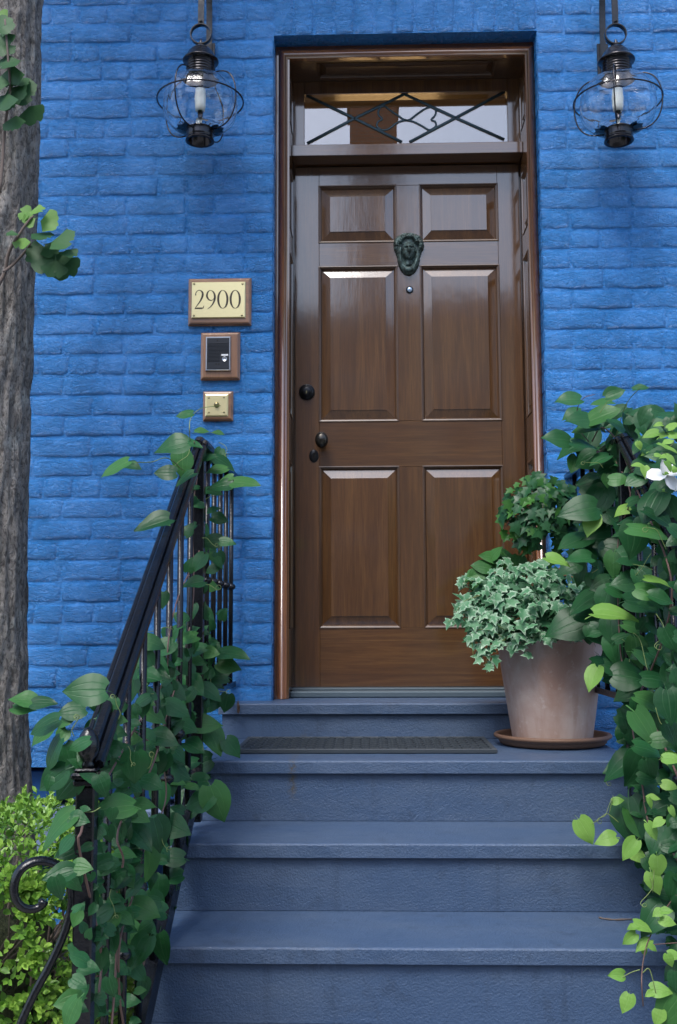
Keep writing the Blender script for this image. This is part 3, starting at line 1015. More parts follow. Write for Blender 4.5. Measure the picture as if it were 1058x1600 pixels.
# ------------------------------------------------------------------ iron railings
def railing(x, s, label):
    """s=-1 left (scroll turns left), +1 right"""
    t = thing('stair_railing', label, 'railing', (x, -2.05, 0), 'black iron railings of the steps')
    YN, YP = -2.045, -0.825           # newel and landing post
    ZT = 0.836 + G                    # top of the level rail
    ZN = 0.028 + G                    # rail height at the newel
    sl = (ZT - ZN) / (YP - YN)
    # newel
    b = MB(); w = 0.0172
    b.box(x - w, x + w, YN - w, YN + w, 0.004, ZN - 0.030, 0.003)
    nw = b.obj('newel_post', IRON, t)
    b = MB()
    zc = ZN - 0.030
    b.box(x - 0.021, x + 0.021, YN - 0.021, YN + 0.021, zc + 0.0005, zc + 0.012, 0.003)
    b.box(x - 0.025, x + 0.025, YN - 0.025, YN + 0.025, zc + 0.0125, zc + 0.024, 0.004)
    b.box(x - 0.020, x + 0.020, YN - 0.020, YN + 0.020, zc + 0.0245, zc + 0.031, 0.003)
    b.obj('cap', IRON, nw)
    b = MB()
    b.lathe([(0.011, 0.0), (0.012, 0.006), (0.0095, 0.010), (0.0105, 0.014), (0.0165, 0.022), (0.0195, 0.032), (0.0198, 0.040), (0.0180, 0.050), (0.0145, 0.059), (0.0098, 0.066), (0.0048, 0.0705), (0.0, 0.072)], 24, (x, YN, zc + 0.031))
    b.obj('finial', IRON, nw)

    # moulded handrail: profile swept along slope then level
    prof = [(-0.019, -0.014), (-0.025, -0.010), (-0.025, 0.001), (-0.021, 0.006), (-0.0145, 0.0065), (-0.0140, 0.0020), (-0.0115, 0.0022), (-0.0105, 0.0130), (-0.006, 0.0168), (0.006, 0.0168), (0.0105, 0.0130), (0.0115, 0.0022), (0.0140, 0.0020), (0.0145, 0.0065), (0.021, 0.006), (0.025, 0.001), (0.025, -0.010), (0.019, -0.014)]
    def sweep(path, name):
        mb = MB(); rings = []
        for i, q in enumerate(path):
            q = Vector(q); tg = (Vector(path[min(i + 1, len(path) - 1)]) - Vector(path[max(i - 1, 0)])).normalized()
            nrm = Vector((1, 0, 0)).cross(tg)
            if nrm.z < 0: nrm = -nrm
            rings.append([mb.vert(q + Vector((1, 0, 0)) * u + nrm * w_) for (u, w_) in prof])
        m = len(prof)
        for i in range(len(rings) - 1):
            for k in range(m):
                mb.face([rings[i][k], rings[i][(k + 1) % m], rings[i + 1][(k + 1) % m], rings[i + 1][k]], False)
        mb.face(rings[0]); mb.face(rings[-1][::-1])
        return mb.obj(name, IRON, t)
    sweep([(x, YN + 0.012 + k * (YP - YN - 0.02) / 10, ZN - 0.012 + sl * (k * (YP - YN - 0.02) / 10) + 0.02) for k in range(11)], 'handrail')
    sweep([(x, YP - 0.035, ZT - 0.020), (x, YP - 0.01, ZT - 0.006), (x, YP + 0.03, ZT - 0.002), (x, -0.4, ZT - 0.002), (x, -0.002, ZT - 0.002)], 'level_rail')
    # landing post
    b = MB(); b.box(x - 0.017, x + 0.017, YP - 0.017, YP + 0.017, ZL - 0.16, ZT - 0.016, 0.002); b.obj('landing_post', IRON, t)
    # stringer and level bottom bar
    z0, z1 = 0.02, ZL - 0.005
    yb0 = YN + 0.0; zb = lambda y: ZL - 0.022 + 0.605 * (y - YP)
    def bar(pa, pb, hw, hh, name):
        mb = MB(); pa = Vector(pa); pb = Vector(pb); tg = (pb - pa).normalized(); nr = Vector((1, 0, 0)).cross(tg)
        r = []
        for q in (pa, pb): r.append([mb.vert(q + Vector((1, 0, 0)) * u + nr * w_) for (u, w_) in ((-hw, -hh), (hw, -hh), (hw, hh), (-hw, hh))])
        for k in range(4): mb.face([r[0][k], r[0][(k + 1) % 4], r[1][(k + 1) % 4], r[1][k]])
        mb.face(r[0][::-1]); mb.face(r[1])
        mb.obj(name, IRON, t)
    bar((x, YN + 0.01, zb(YN + 0.01)), (x, YP, zb(YP) - 0.008), 0.015, 0.031, 'bottom_bar')
    bar((x, YP, 0.062 + G), (x, -0.002, 0.062 + G), 0.012, 0.010, 'landing_bottom_bar')
    # balusters with small collars
    def bal(y, z0, z1, zc):
        mb = MB(); r_ = 0.0082
        mb.tube([(x, y, z0), (x, y, z1)], r_ * 1.05, 10)
        o = mb.obj('baluster', IRON, t)
        mb = MB(); mb.lathe([(0.009, -0.012), (0.0155, -0.007), (0.018, 0.0), (0.0155, 0.007), (0.009, 0.012)], 10, (x, y, zc)); mb.obj('collar', IRON, o)
    n = 7
    for k in range(n):
        y = YN + 0.155 + k * 0.1525
        zt = ZN + sl * (y - YN) - 0.006
        bal(y, zb(y) + 0.018, zt, zb(y) + (zt - zb(y)) * 0.34)
    for k in range(5):
        y = YP + 0.16 + k * 0.148
        if y < -0.02: bal(y, G + 0.068, ZT - 0.012, G + 0.42)
    # scroll brace in front of the newel
    mb = MB(); sc = 1 / ppm(YN - 0.02)
    if s < 0:
        cx = x; pts_px = [(20, 1660), (28, 1612), (52, 1556), (78, 1508), (99, 1462), (110, 1425), (112, 1398), (106, 1372), (92, 1354), (70, 1345), (48, 1348), (30, 1362), (22, 1384), (24, 1404), (34, 1417), (48, 1421), (62, 1417), (70, 1406)]
        pts = [at(px_, py_, YN - 0.01 - 0.04 * max(0, (112 - px_) / 90)) for (px_, py_) in pts_px]
        pts = arc(pts, 68)
    else:
        pts = []
        L = []
        for (px_, py_) in [(20, 1660), (28, 1612), (52, 1556), (78, 1508), (99, 1462), (110, 1425), (112, 1398), (106, 1372), (92, 1354), (70, 1345), (48, 1348), (30, 1362), (22, 1384), (24, 1404), (34, 1417), (48, 1421), (62, 1417), (70, 1406)]:
            q = at(px_, py_, YN - 0.02); L.append((RXR - (q.x - RXL), q.y, q.z))
        pts = arc(L, 68)
    mb.tube(pts, [0.0092] * (len(pts) - 6) + [0.0092, 0.0095, 0.010, 0.0115, 0.0115, 0.0095], 8, flat=(1.15, 0.8))
    mb.obj('scroll', IRON, t)
    # leg of the scroll down to the pavement
    q = Vector(pts[0]); mb = MB(); mb.tube([q, (q.x - s * -0.012, q.y, q.z * 0.5), (q.x + s * 0.03, q.y, 0.004)], 0.0105, 8, flat=(1.15, 0.8)); mb.obj('scroll_foot', IRON, t)
    return t


RXL, RXR = -0.666, 0.606
railing(RXL, -1, 'black iron stair railing with newel and scroll, left of the steps')
railing(RXR, 1, 'black iron stair railing buried in vine leaves, right of the steps')

# ------------------------------------------------------------------ wall lanterns
def lantern(px, label, side):
    YLn = -0.22
    c = at(px, 165, YLn); k = 1 / ppm(YLn)
    def Z(py): return at(px, py, YLn).z
    t = thing('wall_lantern', label, 'lantern', (c.x, 0, Z(40)), 'onion lanterns beside the door')
    ox, oy = c.x, YLn
    zeq = Z(167)
    R = 0.138
    # glass globe: onion, two surfaces
    prof = []
    zt, zb = Z(121), Z(203)
    n = 20
    for i in range(n + 1):
        a = i / n; z = zb + (zt - zb) * a
        s_ = (z - zeq) / ((zt - zeq) if z > zeq else (zeq - zb))
        rn = 0.052
        prof.append((rn + (R - rn) * sqrt(max(0, 1 - abs(s_) ** 2.15)), z))
    rib = lambda a, z: 1 + 0.016 * cos(14 * a) * (1 if 1 else 0)
    mb = MB(); mb.lathe(prof, 84, (ox, oy, 0), rib=rib)
    inner = [(r - 0.0022, z) for (r, z) in prof]
    mb2 = MB(); mb2.lathe(inner, 84, (ox, oy, 0), rib=rib)
    mb.f = mb.f[:-2]; mb.sm = mb.sm[:-2]; mb2.f = mb2.f[:-2]; mb2.sm = mb2.sm[:-2]
    base = len(mb.v); mb.v += mb2.v; mb.uv += mb2.uv
    for f in mb2.f: mb.face([base + i for i in f[::-1]], True)
    n_ = 84
    top0 = len(prof) * n_ - n_
    for q in range(n_):
        q2 = (q + 1) % n_
        mb.face([q2, q, base + q, base + q2]); mb.face([top0 + q, top0 + q2, base + top0 + q2, base + top0 + q])
    mb.obj('globe', GLASS, t)
    # neck and cap
    mb = MB(); r0 = 0.052
    z0, z1 = Z(125), Z(98)
    pr = [(r0 - 0.002, z0), (r0 + 0.002, z0), (r0 + 0.002, z0 + 0.004)]
    m = 6
    for i in range(m):
        z = z0 + 0.004 + (z1 - z0 - 0.004) * i / m; dz_ = (z1 - z0 - 0.004) / m
        pr += [(r0 + 0.0022, z + dz_ * 0.15), (r0 + 0.0028, z + dz_ * 0.35), (r0 - 0.0006, z + dz_ * 0.75), (r0 - 0.0006, z + dz_ * 0.9)]
    pr += [(r0, z1), (0.066, z1 + 0.002), (0.0675, z1 + 0.006), (0.064, z1 + 0.011), (0.055, Z(90)), (0.047, Z(83)), (0.036, Z(78)), (0.026, Z(75)), (0.022, Z(73.5)), (0.0, Z(73))]
    mb.lathe(pr, 40, (ox, oy, 0)); mb.obj('cap', LANTERN, t)
    mb = MB(); mb.lathe([(0.008, Z(74)), (0.011, Z(72)), (0.007, Z(69)), (0.009, Z(66.5)), (0.004, Z(64)), (0.0045, Z(62.5)), (0.0, Z(61))], 14, (ox, oy, 0)); mb.obj('finial', LANTERN, t)
    # base ring, open below
    mb = MB(); zb0, zb1 = Z(221), Z(200); rb_ = 0.051
    pr = [(rb_ - 0.004, zb1), (rb_, zb1)]
    for i in range(4):
        z = zb1 + (zb0 + 0.010 - zb1) * i / 4; pr += [(rb_ + 0.0012, z - 0.001), (rb_ - 0.001, z - 0.006)]
    pr += [(rb_ - 0.002, zb0 + 0.010), (rb_ + 0.002, zb0 + 0.006), (rb_ + 0.003, zb0), (rb_ - 0.003, zb0 - 0.003), (rb_ - 0.010, zb0 + 0.002), (rb_ - 0.008, zb1 - 0.004), (0.012, zb1 - 0.006), (0.0, zb1 - 0.006)]
    mb.lathe(pr[::-1], 36, (ox, oy, 0)); mb.obj('base', LANTERN, t)
    # wire guard
    RG = 0.160; zr = Z(158)
    mb = MB(); mb.tube([(ox + RG * cos(2 * pi * i / 48), oy + RG * sin(2 * pi * i / 48), zr) for i in range(49)], 0.0032, 6, cap=False); mb.obj('guard_ring', LANTERN, t)
    for q in range(4):
        a = radians(-112 + 90 * q + 4 * side)
        pts = []
        for i in range(23):
            s_ = i / 22; ph = -pi / 2 + pi * s_
            zc = (Z(119) + Z(207)) / 2; hh = (Z(119) - Z(207)) / 2
            rr = 0.053 + (RG - 0.002 - 0.053) * cos(ph) ** 0.62 if abs(cos(ph)) > 1e-6 else 0.053
            pts.append((ox + rr * cos(a), oy + rr * sin(a), zc + hh * sin(ph)))
        mb = MB(); mb.tube(pts, 0.0028, 6); mb.obj('guard_wire', LANTERN, t)
    # lamp holder and frosted bulb
    mb = MB(); mb.lathe([(0.0, Z(173)), (0.017, Z(172.5)), (0.020, Z(164)), (0.021, Z(152)), (0.019, Z(145)), (0.019, Z(140)), (0.0, Z(139))], 20, (ox, oy, 0)); mb.obj('bulb', BULB, t)
    mb = MB(); mb.tube([(ox, oy, Z(173)), (ox, oy, zb1)], 0.010, 10); mb.tube([(ox, oy, Z(139.5)), (ox, oy, z0 + 0.01)], 0.012, 10); mb.obj('lamp_holder', LANTERN, t)
    # hanging ring (flat strap ring) in a plane facing the street
    zc = Z(54); rr = 0.0385
    mb = MB(); N = 36; ring = []
    for i in range(N):
        a = 2 * pi * i / N
        ring.append([mb.vert((ox + (rr + d) * cos(a), oy + w, zc + (rr + d) * sin(a))) for (d, w) in ((-0.002, -0.010), (0.002, -0.010), (0.002, 0.010), (-0.002, 0.010))])
    for i in range(N):
        for k_ in range(4): mb.face([ring[i][k_], ring[i][(k_ + 1) % 4], ring[(i + 1) % N][(k_ + 1) % 4], ring[(i + 1) % N][k_]], k_ in (1, 3))
    mb.obj('hanging_ring', IRON, t)
    # gooseneck strap from the wall plate, up, over and down to the ring
    mb = MB(); zt_ = Z(40); pth = arc([(ox, -0.012, Z(88)), (ox, -0.016, Z(40)), (ox, -0.022, Z(-30)), (ox, -0.05, Z(-78)), (ox, -0.11, Z(-104)), (ox, -0.175, Z(-92)), (ox, oy + 0.010, Z(-50)), (ox, oy, Z(-5)), (ox, oy - 0.001, Z(37))], 48)
    mb.tube(pth, 0.0115, 4, smooth=False, flat=(0.32 * 1.4, 1.4)); mb.obj('bracket', IRON, t)
    mb = MB(); mb.tube([(ox, oy - 0.012, Z(37)), (ox, oy - 0.004, Z(33.5)), (ox, oy + 0.012, Z(38))], 0.006, 6); mb.obj('hook', IRON, t)
    mb = MB(); mb.box(ox - 0.022, ox + 0.022, -0.012, -0.003, Z(96), Z(20), 0.002); mb.obj('wall_plate', IRON, t)


lantern(313.0, 'black onion lantern hanging on blue wall above the house number', -1)
lantern(965.5, 'black onion lantern hanging on blue wall right of the door', 1)

# ------------------------------------------------------------------ plaques on the wall
def bevel_board(p0, p1, y0, d, name, mat, parent, edge=0.010):
    """p0 lower left, p1 upper right; stepped, bevelled backboard"""
    mb = MB()
    def ring(e, y): return [mb.vert((x, y, z)) for (x, z) in ((p0[0] + e, p0[1] + e), (p1[0] - e, p0[1] + e), (p1[0] - e, p1[1] - e), (p0[0] + e, p1[1] - e))]
    rs = [ring(0, y0), ring(0, y0 - d * 0.35), ring(edge * 0.35, y0 - d * 0.5), ring(edge * 0.5, y0 - d * 0.85), ring(edge, y0 - d)]
    for i in range(len(rs) - 1):
        for k in range(4): mb.face([rs[i][k], rs[i][(k + 1) % 4], rs[i + 1][(k + 1) % 4], rs[i + 1][k]])
    mb.face(rs[-1]); mb.face(rs[0][::-1])
    return mb.obj(name, mat, parent)


def rect(x0, y0, x1, y1, y): return (at(x0, y1, y), at(x1, y0, y))


def screws(plate, pts, y, r=0.0042):
    for q in pts:
        mb = MB(); n = 12; rr = []
        for (ra, h) in ((r, 0), (r, 0.0012), (r * 0.7, 0.002), (0.0001, 0.0023)):
            rr.append([mb.vert((q.x + ra * cos(2 * pi * k / n), y - h, q.z + ra * sin(2 * pi * k / n))) for k in range(n)])
        for i in range(3):
            for k in range(n): mb.face([rr[i][k], rr[i][(k + 1) % n], rr[i + 1][(k + 1) % n], rr[i + 1][k]], True)
        mb.obj('screw', SCREW, plate)


YW = -0.005
# house number
a, c = rect(293.5, 433.5, 392.5, 508.5, -0.02)
pl = thing('house_number_plaque', 'brass plate numbered 2900 on an oak board', 'sign', ((a.x + c.x) / 2, 0, a.z))
bevel_board((a.x, a.z), (c.x, c.z), YW, 0.018, 'backboard', OAK, pl)
a, c = rect(299, 439.5, 383.5, 497, -0.03)
plate = bevel_board((a.x, a.z), (c.x, c.z), -0.0232, 0.007, 'plate', BRASS_PALE, pl, 0.003)
YPL = -0.0302
screws(plate, [at(x_, y_, YPL) for (x_, y_) in ((303.5, 443.5), (379, 443.5), (303, 493), (378, 492.5))], YPL)


def stroke(path, widths, y):
    """variable width pen stroke in photo pixels -> flat engraved mesh"""
    mb = MB(); L = []; n = len(path)
    for i, (x_, z_) in enumerate(path):
        x0, y0 = path[max(i - 1, 0)]; x1, y1 = path[min(i + 1, n - 1)]
        d = hypot(x1 - x0, y1 - y0) or 1; nx, ny = -(y1 - y0) / d, (x1 - x0) / d
        w = widths[i] / 2
        L.append((mb.vert(at(x_ + nx * w, z_ + ny * w, y)), mb.vert(at(x_ - nx * w, z_ - ny * w, y))))
    for i in range(n - 1): mb.face([L[i][0], L[i][1], L[i + 1][1], L[i + 1][0]])
    return mb


def smooth2(pts, ws, n=40):
    P3 = arc([(p_[0], p_[1], w_) for p_, w_ in zip(pts, ws)], n)
    return [(q.x, q.y) for q in P3], [max(0.4, q.z) for q in P3]


def add_digit(strokes):
    tot = MB()
    for s_ in strokes:
        base = len(tot.v); tot.v += s_.v; tot.uv += s_.uv
        for f in s_.f: tot.face([base + i for i in f])
    tot.obj('digit', ENGRAVE, plate)


YE = YPL - 0.0006
def zero(cx, cy, rx, ry):
    pts, ws = [], []
    for i in range(37):
        a_ = 2 * pi * i / 36
        pts.append((cx + rx * sin(a_), cy - ry * cos(a_))); ws.append(0.7 + 2.6 * abs(sin(a_)) ** 1.3)
    return stroke(pts, ws, YE)


# 2
p1, w1 = smooth2([(305.8, 461.5), (306.0, 458), (309, 454.2), (313, 453.8), (316.6, 457.5), (316.2, 463.5), (312.5, 471), (307.5, 478), (304.6, 482.2)], [2.0, 1.2, 1.0, 1.3, 3.0, 3.0, 2.0, 1.2, 0.8])
p2, w2 = [(304.4, 482.0), (309, 481.6), (315, 481.6), (317.6, 481.0), (318.8, 477.5)], [1.2, 2.2, 2.4, 1.6, 0.6]
add_digit([stroke(p1, w1, YE), stroke(p2, w2, YE)])
# 9
p1, w1 = smooth2([(335.2, 465), (331.2, 469.3), (326.4, 468), (323.4, 462.5), (325.2, 456), (329.5, 453.8), (334, 457), (335.8, 464), (333.8, 472.5), (329.5, 478.8), (324.2, 482.8)], [0.7, 1.0, 2.0, 3.0, 1.8, 0.8, 2.2, 3.2, 2.4, 1.4, 0.6], 60)
add_digit([stroke(p1, w1, YE)])
add_digit([zero(348.2, 467.6, 7.2, 14.0)])
add_digit([zero(367.6, 467.6, 7.2, 14.0)])

# intercom
a, c = rect(313, 518.5, 375, 593.5, -0.02)
ic = thing('intercom', 'dark ribbed intercom with silver edge on an oak board', 'intercom', ((a.x + c.x) / 2, 0, a.z))
bevel_board((a.x, a.z), (c.x, c.z), YW, 0.018, 'backboard', OAK_V, ic)
a, c = rect(321, 525.5, 360.5, 579.5, -0.03)
bevel_board((a.x, a.z), (c.x, c.z), -0.0232, 0.010, 'rim', CHROME, ic, 0.002)
a, c = rect(323, 527.5, 358.5, 577, -0.035)
fp = bevel_board((a.x, a.z), (c.x, c.z), -0.0333, 0.003, 'faceplate', PANEL_DARK, ic, 0.001)
yy = -0.0364
for k in range(14):
    py = 536.5 + k * 2.15
    q0, q1 = at(324.5, py, yy), at(357, py, yy); x1 = q1.x if k < 8 else at(343.5, py, yy).x
    mb = MB(); mb.box(q0.x, x1, yy - 0.0014, yy, q0.z - 0.0016, q0.z + 0.0013, 0.0004); mb.obj('grille_slat', PANEL_DARK, fp)
q = at(351, 561, yy)
mb = MB(); n = 18; rr = [[mb.vert((q.x + r_ * cos(2 * pi * k / n), yy - h, q.z + r_ * sin(2 * pi * k / n))) for k in range(n)] for (r_, h) in ((0.0095, 0), (0.0095, 0.002), (0.0085, 0.0028), (0.0075, 0.0018), (0.0001, 0.0022))]
for i in range(4):
    for k in range(n): mb.face([rr[i][k], rr[i][(k + 1) % n], rr[i + 1][(k + 1) % n], rr[i + 1][k]], True)
mb.obj('button', CHROME, fp)
a, c = rect(346, 553.3, 356.5, 556, yy); mb = MB(); mb.box(a.x, c.x, yy - 0.0012, yy, a.z, c.z); mb.obj('name_card', WHITE, fp)
for (x_, y_) in ((340, 532), (338, 568.8), (342, 568.8)):
    q = at(x_, y_, yy); mb = MB(); mb.tube([(q.x, yy + 0.0005, q.z), (q.x, yy - 0.0006, q.z)], 0.0038, 12); mb.obj('hole', simple('black_hole', (0.002, 0.002, 0.003), 0.6), fp)

# doorbell
a, c = rect(316.5, 610.5, 364, 657.5, -0.02)
db = thing('doorbell', 'small square brass doorbell on an oak board', 'doorbell', ((a.x + c.x) / 2, 0, a.z))
bevel_board((a.x, a.z), (c.x, c.z), YW, 0.016, 'backboard', OAK, db)
a, c = rect(320.5, 615.5, 356.5, 650.5, -0.026)
p2 = bevel_board((a.x, a.z), (c.x, c.z), -0.0212, 0.006, 'plate', BRASS_PALE, db, 0.005)
screws(p2, [at(x_, y_, -0.0275) for (x_, y_) in ((326.5, 621.5), (350, 621), (326.5, 644.5), (350, 644))], -0.0273, 0.0035)
q = at(338.5, 632.5, -0.028)
mb = MB(); n = 18; rr = [[mb.vert((q.x + r_ * cos(2 * pi * k / n), -0.0272 - h, q.z + r_ * sin(2 * pi * k / n))) for k in range(n)] for (r_, h) in ((0.0110, 0), (0.0105, 0.003), (0.008, 0.006), (0.0085, 0.009), (0.006, 0.012), (0.0001, 0.013))]
for i in range(5):
    for k in range(n): mb.face([rr[i][k], rr[i][(k + 1) % n], rr[i + 1][(k + 1) % n], rr[i + 1][k]], True)
mb.obj('push_button', SCREW, p2)

# ------------------------------------------------------------------ doormat
zm = ZL + 0.001
mx0, mx1 = at_z(366, 1178, zm).x, at_z(778, 1178, zm).x
my0, my1 = at_z(560, 1177.5, zm).y, at_z(560, 1157.0, zm).y
mat_t = thing('doormat', 'black perforated rubber doormat on the top landing', 'doormat', ((mx0 + mx1) / 2, (my0 + my1) / 2, zm))
mb = MB(); bw_ = 0.016; hm = 0.014
for (x0, x1, y0, y1) in ((mx0, mx1, my0, my0 + bw_), (mx0, mx1, my1 - bw_, my1), (mx0, mx0 + bw_, my0 + bw_, my1 - bw_), (mx1 - bw_, mx1, my0 + bw_, my1 - bw_)):
    mb.box(x0, x1, y0, y1, zm, zm + hm, 0.002)
mb.obj('border', RUBBER, mat_t)
mb = MB()
cols = 27; cw = (mx1 - mx0 - 2 * bw_) / cols; rows_ = max(5, int(round((my1 - my0 - 2 * bw_) / cw))); ch = (my1 - my0 - 2 * bw_) / rows_
for j in range(rows_):
    for i in range(cols):
        cx, cy = mx0 + bw_ + (i + 0.5) * cw, my0 + bw_ + (j + 0.5) * ch
        top = zm + hm * (0.80 if (i + j) % 2 else 0.98)
        n = 8; rh = cw * (0.40 if (i + j) % 2 else 0.30)
        o_, i_, ib = [], [], []
        for k in range(n):
            a_ = 2 * pi * (k + 0.5) / n
            m_ = max(abs(cos(a_)), abs(sin(a_)))
            o_.append(mb.vert((cx + cos(a_) / m_ * cw / 2, cy + sin(a_) / m_ * ch / 2, top)))
            i_.append(mb.vert((cx + cos(a_) * rh, cy + sin(a_) * rh, top))); ib.append(mb.vert((cx + cos(a_) * rh, cy + sin(a_) * rh, zm)))
        for k in range(n):
            k2 = (k + 1) % n
            mb.face([o_[k], o_[k2], i_[k2], i_[k]]); mb.face([i_[k], i_[k2], ib[k2], ib[k]])
            ob = (mb.vert(tuple(mb.v[o_[k]][:2]) + (zm,)), mb.vert(tuple(mb.v[o_[k2]][:2]) + (zm,)))
            mb.face([o_[k2], o_[k], ob[0], ob[1]])
mb.obj('lattice', RUBBER, mat_t)
mb = MB(); mb.box(mx0 + 0.004, mx1 - 0.004, my0 + 0.004, my1 - 0.004, zm - 0.0006, zm + 0.0012); mb.obj('hole_shade_sheet', simple('mat_hole_shade', (0.010, 0.011, 0.012), 0.8), mat_t)  # dark sheet added under the lattice; its black stands for shade in the holes

# ------------------------------------------------------------------ terracotta pot with its saucer
q = at_z(863.5, 1163.0, ZL); PXc, PYc = q.x, q.y
kp = 1 / ppm(PYc)
sau = MB()
sau.lathe([(0.0, 0.001), (72 * kp, 0.001), (78 * kp, 0.004), (81 * kp, 0.012), (82 * kp, 0.018), (85 * kp, 0.022), (88.5 * kp, 0.027), (89 * kp, 0.033), (87 * kp, 0.038), (83.5 * kp, 0.038), (81 * kp, 0.033), (78 * kp, 0.016), (70 * kp, 0.012), (0, 0.012)], 64, (PXc, PYc, ZL))
so = sau.obj('pot_saucer', simple('damp_brown_clay', (0.155, 0.085, 0.052), 0.6, 0, (50, 0.002))); tag(so, 'round terracotta saucer under the flower pot', 'saucer')
pot = thing('flower_pot', 'tall tapered terracotta flower pot beside the door', 'flower pot', (PXc, PYc, ZL + 0.0125))
zb_ = ZL + 0.0125; zt_ = at(860, 975, PYc).z
r0, r1 = 60.5 * kp, 85 * kp
hgt = zt_ - zb_
pm = MB()
pm.lathe([(0.0, 0.0), (r0 - 0.006, 0.0), (r0 - 0.001, 0.004), (r0, 0.010), (r0 + (r1 - r0) * 0.45, hgt * 0.45), (r0 + (r1 - r0) * 0.80, hgt * 0.80), (r1 * 0.985, hgt * 0.86), (r1 + 0.004, hgt * 0.875), (r1 + 0.006, hgt * 0.90), (r1 + 0.007, hgt * 0.98), (r1 + 0.003, hgt), (r1 - 0.010, hgt), (r1 - 0.014, hgt * 0.97), (r1 - 0.020, hgt * 0.90)], 72, (PXc, PYc, zb_))
pm.f = pm.f[:-1]; pm.sm = pm.sm[:-1]
pm.obj('body', TERRA, pot)
b = MB(); b.lathe([(r1 - 0.0205, hgt * 0.90), (r1 * 0.5, hgt * 0.93), (0, hgt * 0.94)], 40, (PXc, PYc, zb_)); b.f = b.f[1:]; b.sm = b.sm[1:]
b = MB(); b.lathe([(0.0, hgt * 0.84), (r1 - 0.026, hgt * 0.84), (r1 - 0.0245, hgt * 0.90), (r1 * 0.5, hgt * 0.93), (0, hgt * 0.94)], 40, (PXc, PYc, zb_)); b.obj('soil', SOIL, pot)
POT_TOP = Vector((PXc, PYc, zt_))

# ------------------------------------------------------------------ leaves
VINE = m_leaf('vine_leaf', (0.006, 0.042, 0.015), (0.027, 0.125, 0.038), (0.075, 0.19, 0.080), 0.34, 0.20)
VINE_MID = m_leaf('vine_leaf_mid_green', (0.030, 0.115, 0.030), (0.065, 0.20, 0.050), (0.13, 0.28, 0.09), 0.36, 0.28)
YOUNG = m_leaf('young_lime_leaf', (0.15, 0.34, 0.055), (0.27, 0.48, 0.10), (0.36, 0.55, 0.18), 0.40, 0.35)
IVY_VAR = m_leaf('variegated_ivy_leaf', (0.045, 0.18, 0.080), (0.15, 0.34, 0.175), (0.2, 0.4, 0.2), 0.42, 0.22, 0, (0.52, 0.66, 0.50))
IVY_DARK = m_leaf('dark_ivy_leaf', (0.010, 0.055, 0.022), (0.030, 0.115, 0.040), (0.06, 0.16, 0.07), 0.30, 0.15, 0)
IVY_MID = m_leaf('green_ivy_leaf', (0.030, 0.12, 0.022), (0.060, 0.19, 0.035), (0.06, 0.16, 0.07), 0.34, 0.25, 0)
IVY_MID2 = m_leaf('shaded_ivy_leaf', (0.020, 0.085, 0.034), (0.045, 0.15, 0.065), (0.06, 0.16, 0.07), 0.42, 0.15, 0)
GINKGO = m_leaf('ginkgo_leaf', (0.025, 0.085, 0.032), (0.055, 0.145, 0.050), (0.1, 0.2, 0.08), 0.45, 0.25, 0)
GINKGO_Y = m_leaf('young_ginkgo_leaf', (0.12, 0.27, 0.055), (0.20, 0.38, 0.09), (0.1, 0.2, 0.08), 0.45, 0.35, 0)


def m_box():
    t = NT('boxwood_leaf')
    uv = t.node('ShaderNodeUVMap').outputs[0]
    sp = t.node('ShaderNodeSeparateXYZ', {0: uv})
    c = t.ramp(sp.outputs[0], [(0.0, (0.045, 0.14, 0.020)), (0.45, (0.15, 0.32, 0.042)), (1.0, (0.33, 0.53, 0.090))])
    t.color(c).rough(0.36)
    tr = t.node('ShaderNodeBsdfTranslucent', {'Color': c})
    ms = t.node('ShaderNodeMixShader', {0: 0.25, 1: t.b.outputs[0], 2: tr.outputs[0]})
    t.l.new(ms.outputs[0], t.out.inputs[0])
    return t.m


BOXLEAF = m_box()


def vine_leaf_mesh(seed, mat, wide=1.0):
    r = random.Random(seed); mb = MB()
    vs_ = [0.0, 0.06, 0.17, 0.31, 0.46, 0.62, 0.77, 0.90, 1.0]
    ws = [0.17, 0.30, 0.395, 0.425, 0.395, 0.315, 0.205, 0.085, 0.003]
    fold = r.uniform(0.02, 0.42); curl = r.uniform(0.05, 0.65); bend = r.uniform(-0.10, 0.10); tw = r.uniform(-0.25, 0.25)
    rows = []
    ph = r.uniform(0, 6)
    for i, (v, w) in enumerate(zip(vs_, ws)):
        row = []
        for u in (-1, -0.52, 0, 0.52, 1):
            ww = w * wide * r.uniform(0.975, 1.025)
            x = u * ww + bend * v * v
            y = v - 0.11 * abs(u) ** 1.5 * max(0, 1 - v * 4)
            z = fold * abs(u) * w - curl * v * v * 0.6 + 0.035 * sin(v * 7 + ph + u) * abs(u) + tw * u * w * v
            z -= 0.10 * (abs(u) ** 3) * w
            row.append(mb.vert((x, y, z), (0.5 + 0.5 * u, v)))
        rows.append(row)
    for i in range(len(rows) - 1):
        for k in range(4): mb.face([rows[i][k], rows[i][k + 1], rows[i + 1][k + 1], rows[i + 1][k]], True)
    # petiole
    a = [mb.vert((s_ * 0.012, 0.01, -0.004), (0.5, 0)) for s_ in (-1, 1)]; c_ = [mb.vert((s_ * 0.009 + r.uniform(-0.05, 0.05), -0.22, -0.13), (0.5, 0)) for s_ in (-1, 1)]
    mb.face([a[0], c_[0], c_[1], a[1]])
    return mb.mesh('leaf', mat)


